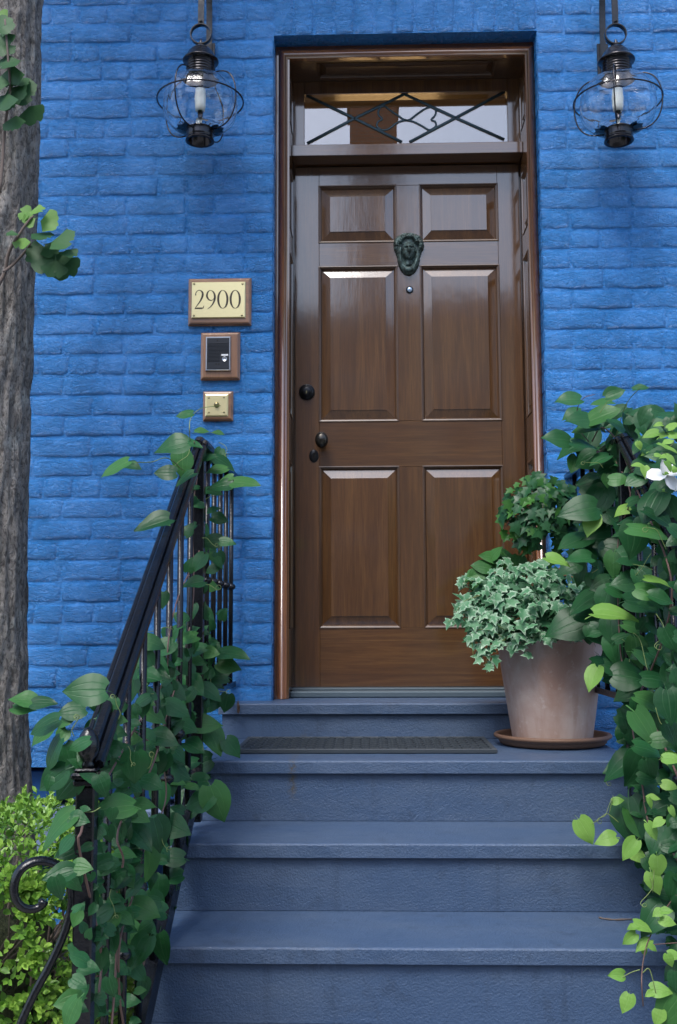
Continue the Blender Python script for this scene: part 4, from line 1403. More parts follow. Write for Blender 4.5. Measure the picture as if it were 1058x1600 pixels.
def ivy_leaf_mesh(seed, mat):
    r = random.Random(seed); mb = MB()
    half = [(0.10, -0.06), (0.40, 0.02), (0.27, 0.22), (0.47, 0.46), (0.19, 0.55)]
    pts = [(0.0, 0.0)] + half + [(0.0, 1.0)] + [(-x, y) for (x, y) in half[::-1]]
    pts = [(x * r.uniform(0.88, 1.12), y + r.uniform(-0.03, 0.03)) for (x, y) in pts]
    curl = r.uniform(0.05, 0.5); fold = r.uniform(-0.05, 0.30)
    def P(x, y): return (x, y, fold * abs(x) - curl * (y - 0.3) ** 2 * 0.7)
    c = mb.vert(P(0, 0.34), (0.5, 0))
    inn = [mb.vert(P(x * 0.58, 0.34 + (y - 0.34) * 0.58), (0.5, 0.58)) for (x, y) in pts]
    out = [mb.vert(P(x, y), (0.5, 1.0)) for (x, y) in pts]
    n = len(pts)
    for k in range(n):
        k2 = (k + 1) % n
        mb.face([c, inn[k], inn[k2]], True); mb.face([inn[k], out[k], out[k2], inn[k2]], True)
    return mb.mesh('leaf', mat)


def ginkgo_mesh(seed, mat):
    r = random.Random(seed); mb = MB(); n = 18
    c = mb.vert((0, 0, 0), (0.5, 0)); ids = []
    cup = r.uniform(0.05, 0.4); ph = r.uniform(0, 6); sp_ = r.uniform(52, 72); nt = r.choice([8, 9, 10]); dn = r.uniform(0.06, 0.22)
    for k in range(n + 1):
        a = radians(-sp_ + 2 * sp_ * k / n)
        rad = 0.90 + 0.035 * sin(k * 1.25 + ph) + 0.02 * sin(k * 2.9 + ph) - dn * exp(-((k - nt) / 0.8) ** 2) - 0.12 * abs(2 * k / n - 1) ** 3
        x, y = rad * sin(a), rad * cos(a)
        ids.append(mb.vert((x, y, cup * x * x - 0.22 * y * y + 0.05 * sin(3 * a + ph)), (k / n, 1)))
    mid = [mb.vert((mb.v[i][0] * 0.55, mb.v[i][1] * 0.55, mb.v[i][2] * 0.35), (0.5, 0.5)) for i in ids]
    for k in range(n):
        mb.face([c, mid[k + 1], mid[k]], True); mb.face([mid[k], mid[k + 1], ids[k + 1], ids[k]], True)
    a = mb.vert((-0.012, 0, 0)); b_ = mb.vert((0.012, 0, 0)); d = mb.vert((0.05, -0.55, -0.06)); mb.face([a, d, b_])
    return mb.mesh('leaf', mat)


VL = {'d': [vine_leaf_mesh(10 + k, VINE, 0.90 + 0.05 * (k % 5)) for k in range(10)],
      'm': [vine_leaf_mesh(40 + k, VINE_MID, 0.90 + 0.05 * (k % 5)) for k in range(6)],
      'y': [vine_leaf_mesh(70 + k, YOUNG, 0.86 + 0.06 * (k % 4)) for k in range(7)],
      'v': [ivy_leaf_mesh(100 + k, IVY_VAR) for k in range(9)],
      'i': [ivy_leaf_mesh(120 + k, IVY_DARK) for k in range(8)],
      'g': [ivy_leaf_mesh(140 + k, IVY_MID) for k in range(5)],
      'k': [ginkgo_mesh(160 + k, GINKGO) for k in range(6)],
      'h': [ginkgo_mesh(180 + k, GINKGO_Y) for k in range(4)]}


def put_leaf(parent, kind, P, ang, size, r, face=(0.0, -0.68, 0.72), jit=0.42, lean=-0.25, center=0.5):
    """leaf centred at P, tip pointing along ang (degrees, 0 right, 90 down in the street view)"""
    a = radians(ang)
    T = Vector((cos(a), lean + r.uniform(-0.2, 0.2), -sin(a))).normalized()
    N = Vector((face[0] + r.uniform(-jit, jit), face[1] + r.uniform(-jit, jit) * 0.5, face[2] + r.uniform(-jit, jit)))
    N = (N - T * N.dot(T))
    if N.length < 0.2: N = Vector((0, -1, 0.2)) - T * Vector((0, -1, 0.2)).dot(T)
    N.normalize(); S = T.cross(N)
    m = r.choice(VL[kind])
    o = bpy.data.objects.new('leaf', m); C.objects.link(o)
    M = Matrix((S, T, N)).transposed().to_4x4()
    M.translation = Vector(P) - T * size * center
    o.matrix_basis = M @ Matrix.Diagonal((size, size, size, 1))
    child(o, parent)
    return o


def stem(parent, pts, r0, r1=None, mat=None, name='stem', n=40):
    pth = arc(pts, n); r1 = r1 or r0
    mb = MB(); L = len(pth)
    mb.tube(pth, [r0 + (r1 - r0) * i / (L - 1) for i in range(L)], 5)
    return mb.obj(name, mat or STEM, parent)


# ------------------------------------------------------------------ vine on the left railing
lv = thing('climbing_vine', 'green leafy vine climbing through the left stair railing', 'vine', (RXL, -1.6, 0), 'vines on the railings')
R1 = random.Random(21)


def clear_steps(y, px, py):       # keep hanging leaves in front of the step noses
    if px < 255 or px > 1075: return y
    if py > 1500: return min(y, -1.70) if px > 300 else y
    if py > 1345: return min(y, -1.43) if px > 270 else y
    if py > 1212: return min(y, -1.12)
    if py > 1120: return min(y, -0.80)
    return y


def dl(px):                       # depth of the left railing behind a column of the picture
    q = min(max(px, 120), 322)
    return CAM.y + F_PX * (CAM.x - RXL) / (574.0 - q)


Z7 = [(725,15,70,180),(755,130,95,10),(795,80,62,-10),(860,88,50,0),(670,140,120,165),(718,208,105,92),(850,235,75,170),(888,205,85,30),(820,185,62,175),(725,268,75,150),(650,245,92,180),(447,228,105,150),(522,215,75,-8),(890,268,62,165),(862,298,85,175),(970,288,105,2),(838,320,75,8),(598,455,130,165),(640,435,60,10),(868,432,74,5),(765,485,78,170),(830,518,82,170),(897,518,62,0),(782,600,80,125),(855,588,82,30),(758,680,92,170),(815,692,85,10),(640,750,62,95),(755,800,75,105),(805,800,72,60),(778,872,100,0),(715,905,112,170),(600,915,85,5),(925,955,122,0),(902,1010,95,10),(820,960,100,5),(760,985,100,20),(820,1030,92,30),(588,1025,150,0),(590,1055,112,5),(640,990,90,0),(660,1045,82,90),(515,1110,82,100),(330,1100,142,188),(370,1150,82,80),(765,1090,112,30),(835,1110,85,20),(890,1155,76,95),(700,1175,112,20),(605,1200,95,30),(540,1205,75,90),(645,1285,112,0),(720,1240,122,0),(810,1235,112,0),(842,1302,135,60),(770,1330,92,20),(920,1330,85,50),(280,1180,112,180),(250,1225,72,160),(170,1240,112,170),(160,1280,112,140),(85,1140,112,180),(95,1175,82,0),(175,1150,82,-10),(200,1355,125,130),(275,1370,95,60),(420,1390,130,-8),(540,1410,115,90),(535,1340,82,80),(510,1300,92,0),(580,1150,72,0),(452,1215,82,0),(680,1412,132,10),(675,1460,105,0),(600,1465,92,0),(200,1460,122,150),(400,1470,112,0),(240,1290,72,120),(700,1345,90,20),(590,1300,85,40),(640,1400,90,100),(480,1460,85,60),(560,1100,80,20),(690,1110,90,20)]
Z8 = [(290,300,155,130),(215,290,62,100),(370,262,115,2),(450,300,85,60),(235,480,185,140),(275,560,100,140),(490,388,150,178),(622,375,105,0),(600,425,95,10),(490,430,52,90),(540,460,100,60),(620,522,132,30),(690,512,132,60),(770,480,122,15),(862,362,125,160),(948,380,142,62),(840,300,65,0),(420,440,62,110),(285,592,95,150),(250,692,132,160),(360,650,85,0),(252,750,105,80),(615,635,165,80),(545,590,85,0),(460,745,85,30),(475,890,85,130),(540,870,85,10),(630,835,132,10),(682,805,66,20),(650,910,85,20),(610,1030,160,110),(702,1015,142,78),(290,1235,105,180),(302,1300,132,110),(612,1190,45,0),(590,1320,45,0),(745,268,118,60),(585,225,125,90),(640,255,95,80),(700,350,105,80),(660,170,90,30),(560,160,85,40),(430,190,95,20),(430,960,70,100),(440,1060,80,90),(480,1180,90,80),(560,700,80,60),(580,950,100,60),(435,1270,80,60),(330,880,60,110)]
L_all = [(x / 2.519, 640 + y / 2.519, l / 2.519, a) for (x, y, l, a) in Z7] + [(x / 2.784, 1120 + y / 2.784, l / 2.784, a) for (x, y, l, a) in Z8]
for i, (px, py, ln, an) in enumerate(L_all):
    y = clear_steps(dl(px) + R1.uniform(-0.24, 0.08) - (0.03 if px > 322 else 0), px, py)
    if 88 < px < 190 and 1085 < py < 1222: y = max(y, -1.93) + 0.03          # behind newel and rail end
    elif R1.random() < 0.5 and py < 1230 and px < 300: y = max(y, dl(px) + 0.02)
    P = at(px, py, y)
    if P.z < 0.05: continue
    k = 'm' if R1.random() < 0.36 else 'd'
    put_leaf(lv, k, P, an + R1.uniform(-8, 8), ln / ppm(y) * R1.uniform(0.92, 1.20), R1)
# darker leaves deeper in the tangle
for i in range(150):
    t_ = R1.random()
    py = 1010 + 560 * t_ ** 1.1
    lo = 250 - 130 * min(1, max(0, (py - 1010) / 150)); hi = 350 - 0.26 * max(0, py - 1150)
    px = R1.uniform(lo, max(lo + 30, hi - 15))
    y = dl(px) + R1.uniform(-0.05, 0.16)
    P = at(px, py, y)
    if P.z < 0.05: continue
    put_leaf(lv, 'd', P, R1.choice([20, 60, 100, 160, 0, 180]) + R1.uniform(-25, 25), R1.uniform(22, 44) / ppm(y), R1, jit=0.5)
SL = [[(172, 1640), (178, 1500), (186, 1400), (190, 1345), (182, 1310), (200, 1270), (232, 1200), (262, 1120), (288, 1030), (298, 930), (305, 800), (312, 720), (300, 690)],
      [(150, 1560), (158, 1480), (128, 1330), (122, 1300), (140, 1270), (152, 1240), (170, 1205), (215, 1140), (255, 1060), (262, 1000), (284, 930), (310, 850), (316, 780), (308, 740), (297, 712)],
      [(196, 1640), (192, 1560), (186, 1470), (205, 1400), (230, 1330), (255, 1250), (250, 1180), (225, 1150), (205, 1142)],
      [(300, 760), (290, 745), (300, 775), (318, 782), (338, 770), (345, 752)], [(290, 735), (262, 716), (232, 722), (205, 722)],
      [(302, 690), (292, 668), (300, 652), (318, 638), (340, 634)]]
for i, s_ in enumerate(SL):
    pts = [at(px + 5 * sin(k * 2.3 + i), py, dl(px) - 0.02 + 0.03 * sin(k * 1.7 + i)) for k, (px, py) in enumerate(s_)]
    stem(lv, pts, 0.0026 if i < 3 else 0.0015, 0.0016 if i < 3 else 0.0010, STEM if i < 3 else STEM_G, n=80 if i < 3 else 24)
q0 = at(172, 1640, dl(172)); stem(lv, [(q0.x, q0.y, q0.z), (q0.x - 0.03, q0.y + 0.03, q0.z * 0.5), (q0.x - 0.06, q0.y + 0.05, 0.03)], 0.003, 0.005, n=12)

# ------------------------------------------------------------------ vine on the right railing
rv = thing('climbing_vine', 'large flowering vine burying the right stair railing, with lime green shoots', 'vine', (RXR, -1.4, 0), 'vines on the railings')
R2 = random.Random(33)


def dr(px):
    q = min(max(px, 955), 1075)
    return CAM.y + F_PX * (RXR - CAM.x) / (q - 574.0)


Z6 = [(520,105,100,180),(535,165,82,160),(650,115,82,180),(705,85,72,-20),(805,62,62,-10),(570,185,112,180),(665,170,122,-15),(580,220,92,180),(475,262,104,180),(525,300,112,160),(590,280,92,10),(540,365,75,110),(592,345,84,150),(740,255,125,178),(725,215,112,20),(690,390,92,-20),(640,420,102,170),(590,420,84,170),(670,428,56,90),(720,420,75,0),(635,515,145,110),(560,540,132,170),(610,590,95,100),(540,660,142,170),(650,650,162,180),(840,530,142,120),(900,500,124,20),(835,615,145,0),(760,590,95,180),(720,700,92,90),(815,715,182,0),(600,690,112,180),(560,735,104,180),(520,770,84,150),(560,790,102,100),(760,830,132,180),(655,830,104,160),(580,900,125,150),(665,900,115,100),(840,860,112,20),(820,900,122,0),(885,890,85,10),(510,990,152,170),(615,1005,115,170),(600,950,92,0),(790,1000,102,20),(790,1100,115,90),(715,1090,122,100),(710,1160,92,10),(640,1130,82,170),(770,1190,145,0),(870,1200,115,0),(760,1250,122,150),(920,1200,92,90),(825,1400,135,60),(850,1475,135,0),(740,1530,165,160),(790,1560,152,110),(900,1440,85,0),(920,1050,110,60),(880,1010,110,40),(925,930,110,100),(900,1130,120,20),(930,700,120,20),(905,640,120,20),(880,570,130,30),(930,560,110,60),(870,470,100,150),(800,460,90,150),(780,660,120,100),(690,760,110,100),(720,860,100,20),(760,930,110,100),(690,1010,100,90),(850,1290,110,20),(920,1310,120,90),(800,1330,90,100),(880,1380,100,100),(930,1420,90,60),(830,1130,100,30),(780,420,90,160),(850,370,110,0),(905,380,90,10),(640,340,80,160),(660,480,90,20),(700,560,90,150)]
Z6y = [(870,210,38,180),(840,245,60,170),(910,240,72,-25),(800,370,52,0),(820,395,56,90),(795,425,54,180),(755,435,34,180),(735,540,74,150),(910,470,38,0),(795,290,34,90),(825,315,44,150),(870,810,92,0),(705,950,150,2),(612,1200,95,128),(480,740,95,20),(610,600,90,110),(905,275,44,150),(925,300,52,20),(940,250,50,0),(895,330,40,160),(925,345,50,40),(940,390,40,100),(875,330,36,0),(930,1510,72,0),(905,1525,44,60),(800,290,30,60),(930,210,44,-30),(915,370,46,60),(890,290,40,30)]
Z4 = [(415,125,145,90),(450,220,155,0),(290,310,175,160),(360,330,165,110),(335,590,195,100),(390,610,165,60),(500,510,155,160),(460,680,145,120),(540,700,155,140),(550,920,130,90),(455,1080,175,140),(525,1540,160,130),(560,620,120,90),(540,380,110,20),(450,560,90,150),(560,1390,90,100)]
Z4y = [(550,275,85,0),(455,470,62,0),(440,495,42,60),(535,410,75,10),(450,640,85,62),(470,590,64,150),(330,730,112,130),(380,750,104,20),(475,815,95,85),(455,900,95,72),(120,635,115,50),(210,670,92,170),(470,1045,52,150),(520,1035,62,-20),(525,1090,74,20),(345,1110,54,180),(400,1105,76,10),(330,1175,72,150),(395,1205,82,150),(450,1220,44,30),(530,1285,64,80),(560,1255,54,0),(265,1355,74,180),(430,1450,54,160),(490,1430,104,0),(320,1500,82,120),(475,1570,84,110),(275,485,52,0),(405,1240,40,90),(550,540,60,60)]
Rl = [(680 + x / 2.5, 580 + y / 2.5, l / 2.5, a, 'd') for (x, y, l, a) in Z6] + [(680 + x / 2.5, 580 + y / 2.5, l / 2.5, a, 'y') for (x, y, l, a) in Z6y]
Rl += [(880 + x / 3.2, 1100 + y / 3.2, l / 3.2, a, 'd') for (x, y, l, a) in Z4] + [(880 + x / 3.2, 1100 + y / 3.2, l / 3.2, a, 'y') for (x, y, l, a) in Z4y]
for (px, py, ln, an, k) in Rl:
    y = dr(px) + R2.uniform(-0.26, 0.10) - (0.10 if k == 'y' else 0)
    if py < 900 and px < 955: y = max(y, -0.78)
    y = clear_steps(y, px, py)
    P = at(px, py, y)
    if P.z < 0.05: continue
    if k == 'd' and R2.random() < 0.30: k = 'm'
    o = put_leaf(rv, k, P, an + R2.uniform(-8, 8), ln / ppm(y) * R2.uniform(0.94, 1.20), R2)
    if k == 'y': o['label'] = 'lime green young leaf'
for i in range(132):
    py = R2.uniform(655, 1060) if i % 2 else 640 + 860 * R2.random() ** 1.05
    lo = 905 if py < 900 else 930 + min(70, (py - 900) * 0.13)
    px = R2.uniform(lo, 1095)
    y = dr(px) + R2.uniform(-0.02, 0.20)
    P = at(px, py, y)
    if P.z < 0.05: continue
    put_leaf(rv, 'd', P, R2.choice([20, 60, 100, 160, 0, 180]) + R2.uniform(-25, 25), R2.uniform(34, 60) / ppm(y), R2, jit=0.5)
SR = [([(1075, 1250), (1040, 1170), (1003, 1090), (1012, 1060), (1035, 1000), (1050, 930), (1040, 870), (1010, 800), (985, 740), (965, 690), (940, 668), (925, 690)], 0.0030, STEM),
      ([(1100, 1420), (1050, 1330), (1015, 1290), (1002, 1215), (990, 1150), (970, 1020), (965, 900), (968, 830), (985, 770), (950, 700)], 0.0028, STEM),
      ([(1090, 1360), (1040, 1420), (1013, 1470), (1003, 1520), (1005, 1572)], 0.0018, STEM),
      ([(1004, 1520), (1015, 1515), (1026, 1555), (1030, 1560)], 0.0012, STEM_G), ([(1000, 1515), (985, 1520), (968, 1530)], 0.0012, STEM_G),
      ([(967, 1285), (950, 1272), (942, 1275), (925, 1288)], 0.0014, STEM_G), ([(952, 1270), (957, 1250), (958, 1243)], 0.0010, STEM_G),
      ([(925, 895), (945, 885), (975, 880), (1000, 884), (1020, 890)], 0.0014, STEM_G), ([(985, 985), (1000, 1000), (1010, 1040), (1016, 1060)], 0.0014, STEM_G),
      ([(1005, 770), (1012, 790), (1005, 800), (990, 798)], 0.0010, STEM_G), ([(1058, 1473), (1020, 1476), (1008, 1478)], 0.0014, STEM),
      ([(920, 690), (905, 670), (902, 640), (912, 622), (930, 616)], 0.0016, STEM), ([(960, 690), (975, 640), (985, 622), (1000, 606)], 0.0014, STEM_G),
      ([(1020, 1330), (1022, 1360), (1020, 1395)], 0.0012, STEM_G)]
for i, (s_, r_, m_) in enumerate(SR):
    pts = [at(px, py, clear_steps(dr(px) - 0.05 + 0.03 * sin(k * 1.7 + i), px, py)) for k, (px, py) in enumerate(s_)]
    stem(rv, pts, r_, r_ * 0.7, m_, n=60 if len(s_) > 6 else 20)
q0 = at(1100, 1420, dr(1075)); stem(rv, [(q0.x, q0.y, q0.z), (q0.x + 0.03, q0.y + 0.02, 0.3), (q0.x + 0.06, q0.y + 0.05, 0.03)], 0.005, 0.007, n=12)
# white four-petalled flower, half turned
fc = at(1040, 742, dr(1040) - 0.14)
PETAL = NT('white_petal').color((0.82, 0.83, 0.86)).rough(0.5).m
fl = MB(); fl.lathe([(0.0, -0.004), (0.007, -0.003), (0.009, 0.002), (0.005, 0.007), (0.0, 0.008)], 10, tuple(fc)); flo = fl.obj('flower', YOUNG, rv); flo['label'] = 'white four petalled flower'
for k, (an, ln) in enumerate(((176, 34), (-20, 38), (60, 30), (-100, 24))):
    mb = MB(); a = radians(an); Tn = Vector((cos(a), -0.35, -sin(a))).normalized(); N = Vector((0.1, -0.75, 0.65)); N = (N - Tn * N.dot(Tn)).normalized(); S = Tn.cross(N); L = ln / ppm(fc.y)
    rows = []
    for v, w in ((0.0, 0.10), (0.25, 0.33), (0.55, 0.42), (0.82, 0.30), (1.0, 0.02)):
        rows.append([mb.vert(fc + Tn * (v * L) + S * (u * w * L) + N * (L * (0.12 * abs(u) - 0.22 * v * v))) for u in (-1, -0.5, 0, 0.5, 1)])
    for i in range(4):
        for j in range(4): mb.face([rows[i][j], rows[i][j + 1], rows[i + 1][j + 1], rows[i + 1][j]], True)
    mb.obj('petal', PETAL, flo)

# the crowd of small leaves inside both vines
def leaf_mass(parent, name, mat, spots, r):
    mb = MB()
    for (px, py, y, sz) in spots:
        m = r.choice(VL['d']); uvs = [(0.5, 0.5)] * len(m.vertices)
        ul = m.uv_layers[0].data
        for lp in m.loops: uvs[lp.vertex_index] = tuple(ul[lp.index].uv)
        P = at(px, py, y)
        if P.z < 0.06: continue
        a = radians(r.uniform(0, 360)); T = Vector((cos(a), r.uniform(-0.5, 0.1), -sin(a))).normalized()
        N = Vector((r.uniform(-.5, .5), -0.65, 0.75 + r.uniform(-.4, .3))); N = (N - T * N.dot(T)).normalized(); S = T.cross(N)
        k = sz / ppm(y); b0 = len(mb.v)
        for v, uv in zip(m.vertices, uvs): mb.vert(P + (S * v.co.x + T * (v.co.y - 0.5) + N * v.co.z) * k, uv)
        for pl_ in m.polygons: mb.face([b0 + i for i in pl_.vertices], True)
    o = mb.obj(name, mat, parent); o['kind'] = 'stuff'


Rm = random.Random(55)
sp1, sp2 = [], []
for i in range(210):
    py = 960 + 620 * Rm.random()
    lo = 255 - 140 * min(1, max(0, (py - 1000) / 160)); hi = 352 - 0.30 * max(0, py - 1120)
    px = Rm.uniform(lo, max(lo + 25, hi - 25)); sp1.append((px, py, dl(px) + Rm.uniform(-0.06, 0.12), Rm.uniform(16, 32)))
for i in range(30):
    py = Rm.uniform(690, 960); px = Rm.uniform(292, 350); sp1.append((px, py, dl(px) + Rm.uniform(-0.06, 0.10), Rm.uniform(16, 28)))
for i in range(330):
    py = 640 + 900 * Rm.random() ** 1.1
    lo = 925 if py < 1000 else 950 + min(60, (py - 1000) * 0.15)
    px = Rm.uniform(lo, 1090); y = dr(px) + Rm.uniform(-0.10, 0.14)
    sp2.append((px, py, clear_steps(y, px, py) if px < 1000 else y, Rm.uniform(18, 36)))
leaf_mass(lv, 'small_leaves', VINE, sp1, Rm); leaf_mass(rv, 'small_leaves', VINE, sp2, Rm)
# thin curling tendrils
R6 = random.Random(91)
def tendril(parent, px, py, y, L, an):
    p0 = at(px, py, y); a = radians(an); d = Vector((cos(a), -0.3, -sin(a))); u = Vector((-d.z, 0, d.x)); k = L / ppm(y)
    pts = [p0 + d * (k * t) + u * (k * 0.18 * sin(t * 5 + px)) for t in (0, 0.25, 0.5, 0.75)]
    c = pts[-1]
    for q in range(1, 9):
        th = q * 0.85; rr = k * 0.11 * (1 - q / 12)
        pts.append(c + d * (rr * sin(th) + k * 0.03 * q / 4) + u * (rr * (1 - cos(th))) + Vector((0, -0.002 * q, 0)))
    stem(parent, pts, 0.0009, 0.0006, STEM_G, 'tendril', n=44)
for (px, py, L, an) in [(196, 1170, 40, 60), (180, 1122, 36, -60), (300, 905, 44, 20), (268, 990, 40, 200), (152, 1255, 40, 150), (210, 1205, 46, -30), (330, 1060, 40, 30), (345, 690, 36, 60), (290, 700, 40, 120), (120, 1150, 30, -90), (240, 1300, 40, 40), (180, 1390, 40, 80), (315, 845, 34, 0), (240, 1075, 44, 160)]:
    tendril(lv, px, py, dl(px) - 0.10, L * R6.uniform(0.8, 1.3), an + R6.uniform(-20, 20))
for (px, py, L, an) in [(968, 1000, 50, 70), (1000, 800, 44, 20), (940, 735, 40, 200), (985, 890, 60, -10), (1020, 1110, 46, 60), (1030, 960, 50, 120), (950, 1190, 40, 100), (935, 640, 40, -40), (1040, 700, 40, -70), (960, 1255, 36, 150), (1012, 1370, 40, 90), (1005, 1180, 50, 30), (1045, 850, 46, 200)]:
    tendril(rv, px, py, clear_steps(dr(px) - 0.16, px, py), L * R6.uniform(0.8, 1.3), an + R6.uniform(-20, 20))

# ------------------------------------------------------------------ plants in the pot
R3 = random.Random(44)
iv = thing('ivy_plant', 'variegated cream edged ivy spilling over the terracotta pot rim', 'ivy', (PXc, PYc, zt_ - 0.03))
cnt = 0
while cnt < 236:
    px = R3.uniform(712, 934); py = R3.uniform(878, 1020)
    top = 884 + 0.0022 * (px - 812) ** 2 + (10 if px > 880 else 0) + 7 * sin(px * 0.11)
    bot = 1008 - 0.10 * max(0, px - 830) - 0.5 * max(0, 775 - px) + 8 * sin(px * 0.17)
    if py < top or py > bot: continue
    d2 = ((px - 838) / 118) ** 2 + ((py - 985) / 112) ** 2
    y = PYc - 0.235 * sqrt(max(0.02, 1 - d2)) + R3.uniform(-0.03, 0.06)
    P = at(px, py, y)
    out = (px - 838) / 100
    an = 90 - 55 * out + R3.uniform(-70, 70)
    put_leaf(iv, 'v', P, an, R3.choice([12, 15, 18, 20, 22, 24]) * R3.uniform(0.9, 1.1) / ppm(y), R3, face=(0.35 * out, -0.6, 0.75), jit=0.6, lean=-0.35)
    cnt += 1
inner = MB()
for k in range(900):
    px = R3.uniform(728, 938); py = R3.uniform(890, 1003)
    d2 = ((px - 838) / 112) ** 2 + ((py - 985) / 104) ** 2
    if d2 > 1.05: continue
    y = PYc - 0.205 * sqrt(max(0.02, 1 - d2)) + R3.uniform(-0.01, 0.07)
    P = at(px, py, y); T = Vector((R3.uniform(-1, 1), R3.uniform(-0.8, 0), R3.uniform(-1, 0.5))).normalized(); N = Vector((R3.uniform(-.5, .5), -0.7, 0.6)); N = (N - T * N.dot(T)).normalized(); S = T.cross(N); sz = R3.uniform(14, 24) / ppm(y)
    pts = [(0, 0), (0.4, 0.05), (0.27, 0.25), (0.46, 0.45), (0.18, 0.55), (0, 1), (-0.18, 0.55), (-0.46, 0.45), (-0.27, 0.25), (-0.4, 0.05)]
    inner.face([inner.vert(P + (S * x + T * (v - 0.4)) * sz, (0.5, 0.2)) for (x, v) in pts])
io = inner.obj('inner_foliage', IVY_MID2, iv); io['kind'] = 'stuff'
strands = [[(800, 990), (772, 1010), (752, 1018), (742, 1012)], [(790, 985), (750, 960), (722, 955), (700, 972)], [(785, 995), (765, 985), (745, 985), (738, 1000), (740, 1030)], [(790, 1000), (775, 1005), (764, 1020), (758, 1040)], [(800, 1005), (815, 1020), (806, 1012)], [(750, 930), (725, 940), (712, 958)]]
for s_ in strands:
    pts = [at(px, py, PYc - 0.20) for (px, py) in s_]
    stem(iv, pts, 0.0013, 0.0010, STEM_G, n=16)
    for (px, py) in s_[1:]:
        for _ in range(2):
            y = PYc - 0.205 + R3.uniform(-0.015, 0.01)
            put_leaf(iv, 'v', at(px + R3.uniform(-8, 8), py + R3.uniform(-6, 6), y), R3.uniform(70, 190), R3.uniform(15, 22) / ppm(y), R3, face=(-0.2, -0.8, 0.5), jit=0.35)
for (px, py) in [(736, 962), (716, 972), (726, 948), (757, 1006), (775, 1035), (812, 1012), (800, 1018), (808, 1002), (820, 996)]:
    put_leaf(iv, 'v', at(px, py, PYc - 0.21), R3.uniform(60, 160), 22 / ppm(PYc - 0.21), R3)

tp = thing('topiary_ivy', 'dark green ivy trained as a ball on a thin stem', 'topiary', (PXc, PYc, zt_ - 0.03))
tcx, tcy = 845, 808
for i in range(230):
    a = R3.uniform(0, 2 * pi); h = R3.uniform(-0.9, 1); rr = sqrt(1 - h * h)
    ux, uy, uz = rr * cos(a), -abs(rr * sin(a)) if R3.random() < 0.8 else abs(rr * sin(a)), h
    rad = R3.uniform(0.84, 1.10) * (1 + 0.10 * sin(3 * a))
    C0 = at(tcx, tcy, PYc)
    P = C0 + Vector((ux * 57, uy * 55, uz * 52)) * rad / ppm(PYc)
    put_leaf(tp, 'g' if R3.random() < 0.12 else 'i', P, R3.uniform(40, 140) - 40 * ux, R3.uniform(18, 26) / ppm(PYc), R3, face=(ux * 0.8, uy * 0.8 - 0.3, uz * 0.7 + 0.35), jit=0.35, lean=-0.15)
# loose shoots at the foot of the ball and broader leaves behind the ivy
for (px, py, s_) in [(786, 836, 18), (790, 842, 16), (795, 768, 16), (806, 760, 14), (868, 870, 26), (880, 882, 24), (892, 868, 24), (858, 884, 20), (873, 856, 22), (900, 884, 22), (822, 862, 22), (835, 858, 20)]:
    put_leaf(tp, 'g', at(px, py, PYc - 0.03), R3.uniform(60, 150), s_ / ppm(PYc), R3)
for (px, py, s_, an) in [(765, 868, 34, 200), (752, 885, 32, 190), (742, 905, 34, 120), (757, 905, 34, 150), (780, 880, 36, 60), (796, 872, 32, 40), (812, 884, 34, 90), (800, 893, 32, 100), (775, 862, 26, -60), (735, 898, 28, 160)]:
    put_leaf(tp, 'm', at(px, py, PYc + 0.02 + R3.uniform(-0.03, 0.03)), an, s_ / ppm(PYc), R3)
s0 = at(856, 985, PYc); s1 = at(853, 920, PYc); s2 = at(851, 870, PYc); s3 = at(848, 815, PYc)
stem(tp, [s0, s1, s2, s3], 0.0065, 0.0055, TWIG, 'trunk', n=16)
for k in range(9):
    a = 2 * pi * k / 9
    stem(tp, [s3, s3 + Vector((0.05 * cos(a), 0.05 * sin(a), 0.03)), s3 + Vector((0.10 * cos(a), 0.10 * sin(a), 0.02 + 0.06 * sin(k)))], 0.003, 0.0015, TWIG, 'branch', n=8)
o = put_leaf(tp, 'g', at(883, 897, PYc - 0.07), 20, 26 / ppm(PYc), R3); o.data = o.data.copy(); o.data.materials[0] = simple('withered_orange_leaf', (0.30, 0.085, 0.030), 0.6); o['label'] = 'withered orange leaf'

# ------------------------------------------------------------------ street tree with suckers
YTR = -0.78
edge = [(-20, 62), (120, 58), (300, 53), (450, 48), (600, 43), (800, 37), (950, 36), (1100, 38), (1200, 41), (1265, 44), (1330, 50), (1420, 62)]
tree = thing('ginkgo_tree', 'grey barked ginkgo trunk with fan leaves at the left edge', 'tree', (at(40, 1300, YTR).x - 0.15, YTR, 0))
ex = [(at(px, py, YTR - 0.02).z, at(px, py, YTR - 0.02).x) for (py, px) in edge]; ex.sort()
def edge_x(z):
    if z <= ex[0][0]: return ex[0][1] + (ex[0][0] - z) * 0.12
    for (a, c_) in zip(ex, ex[1:]):
        if z <= c_[0]: return a[1] + (c_[1] - a[1]) * (z - a[0]) / (c_[0] - a[0])
    return ex[-1][1] + (z - ex[-1][0]) * 0.012
mb = MB(); n = 96; rings = []; zs = [5.6 * i / 300 for i in range(301)]
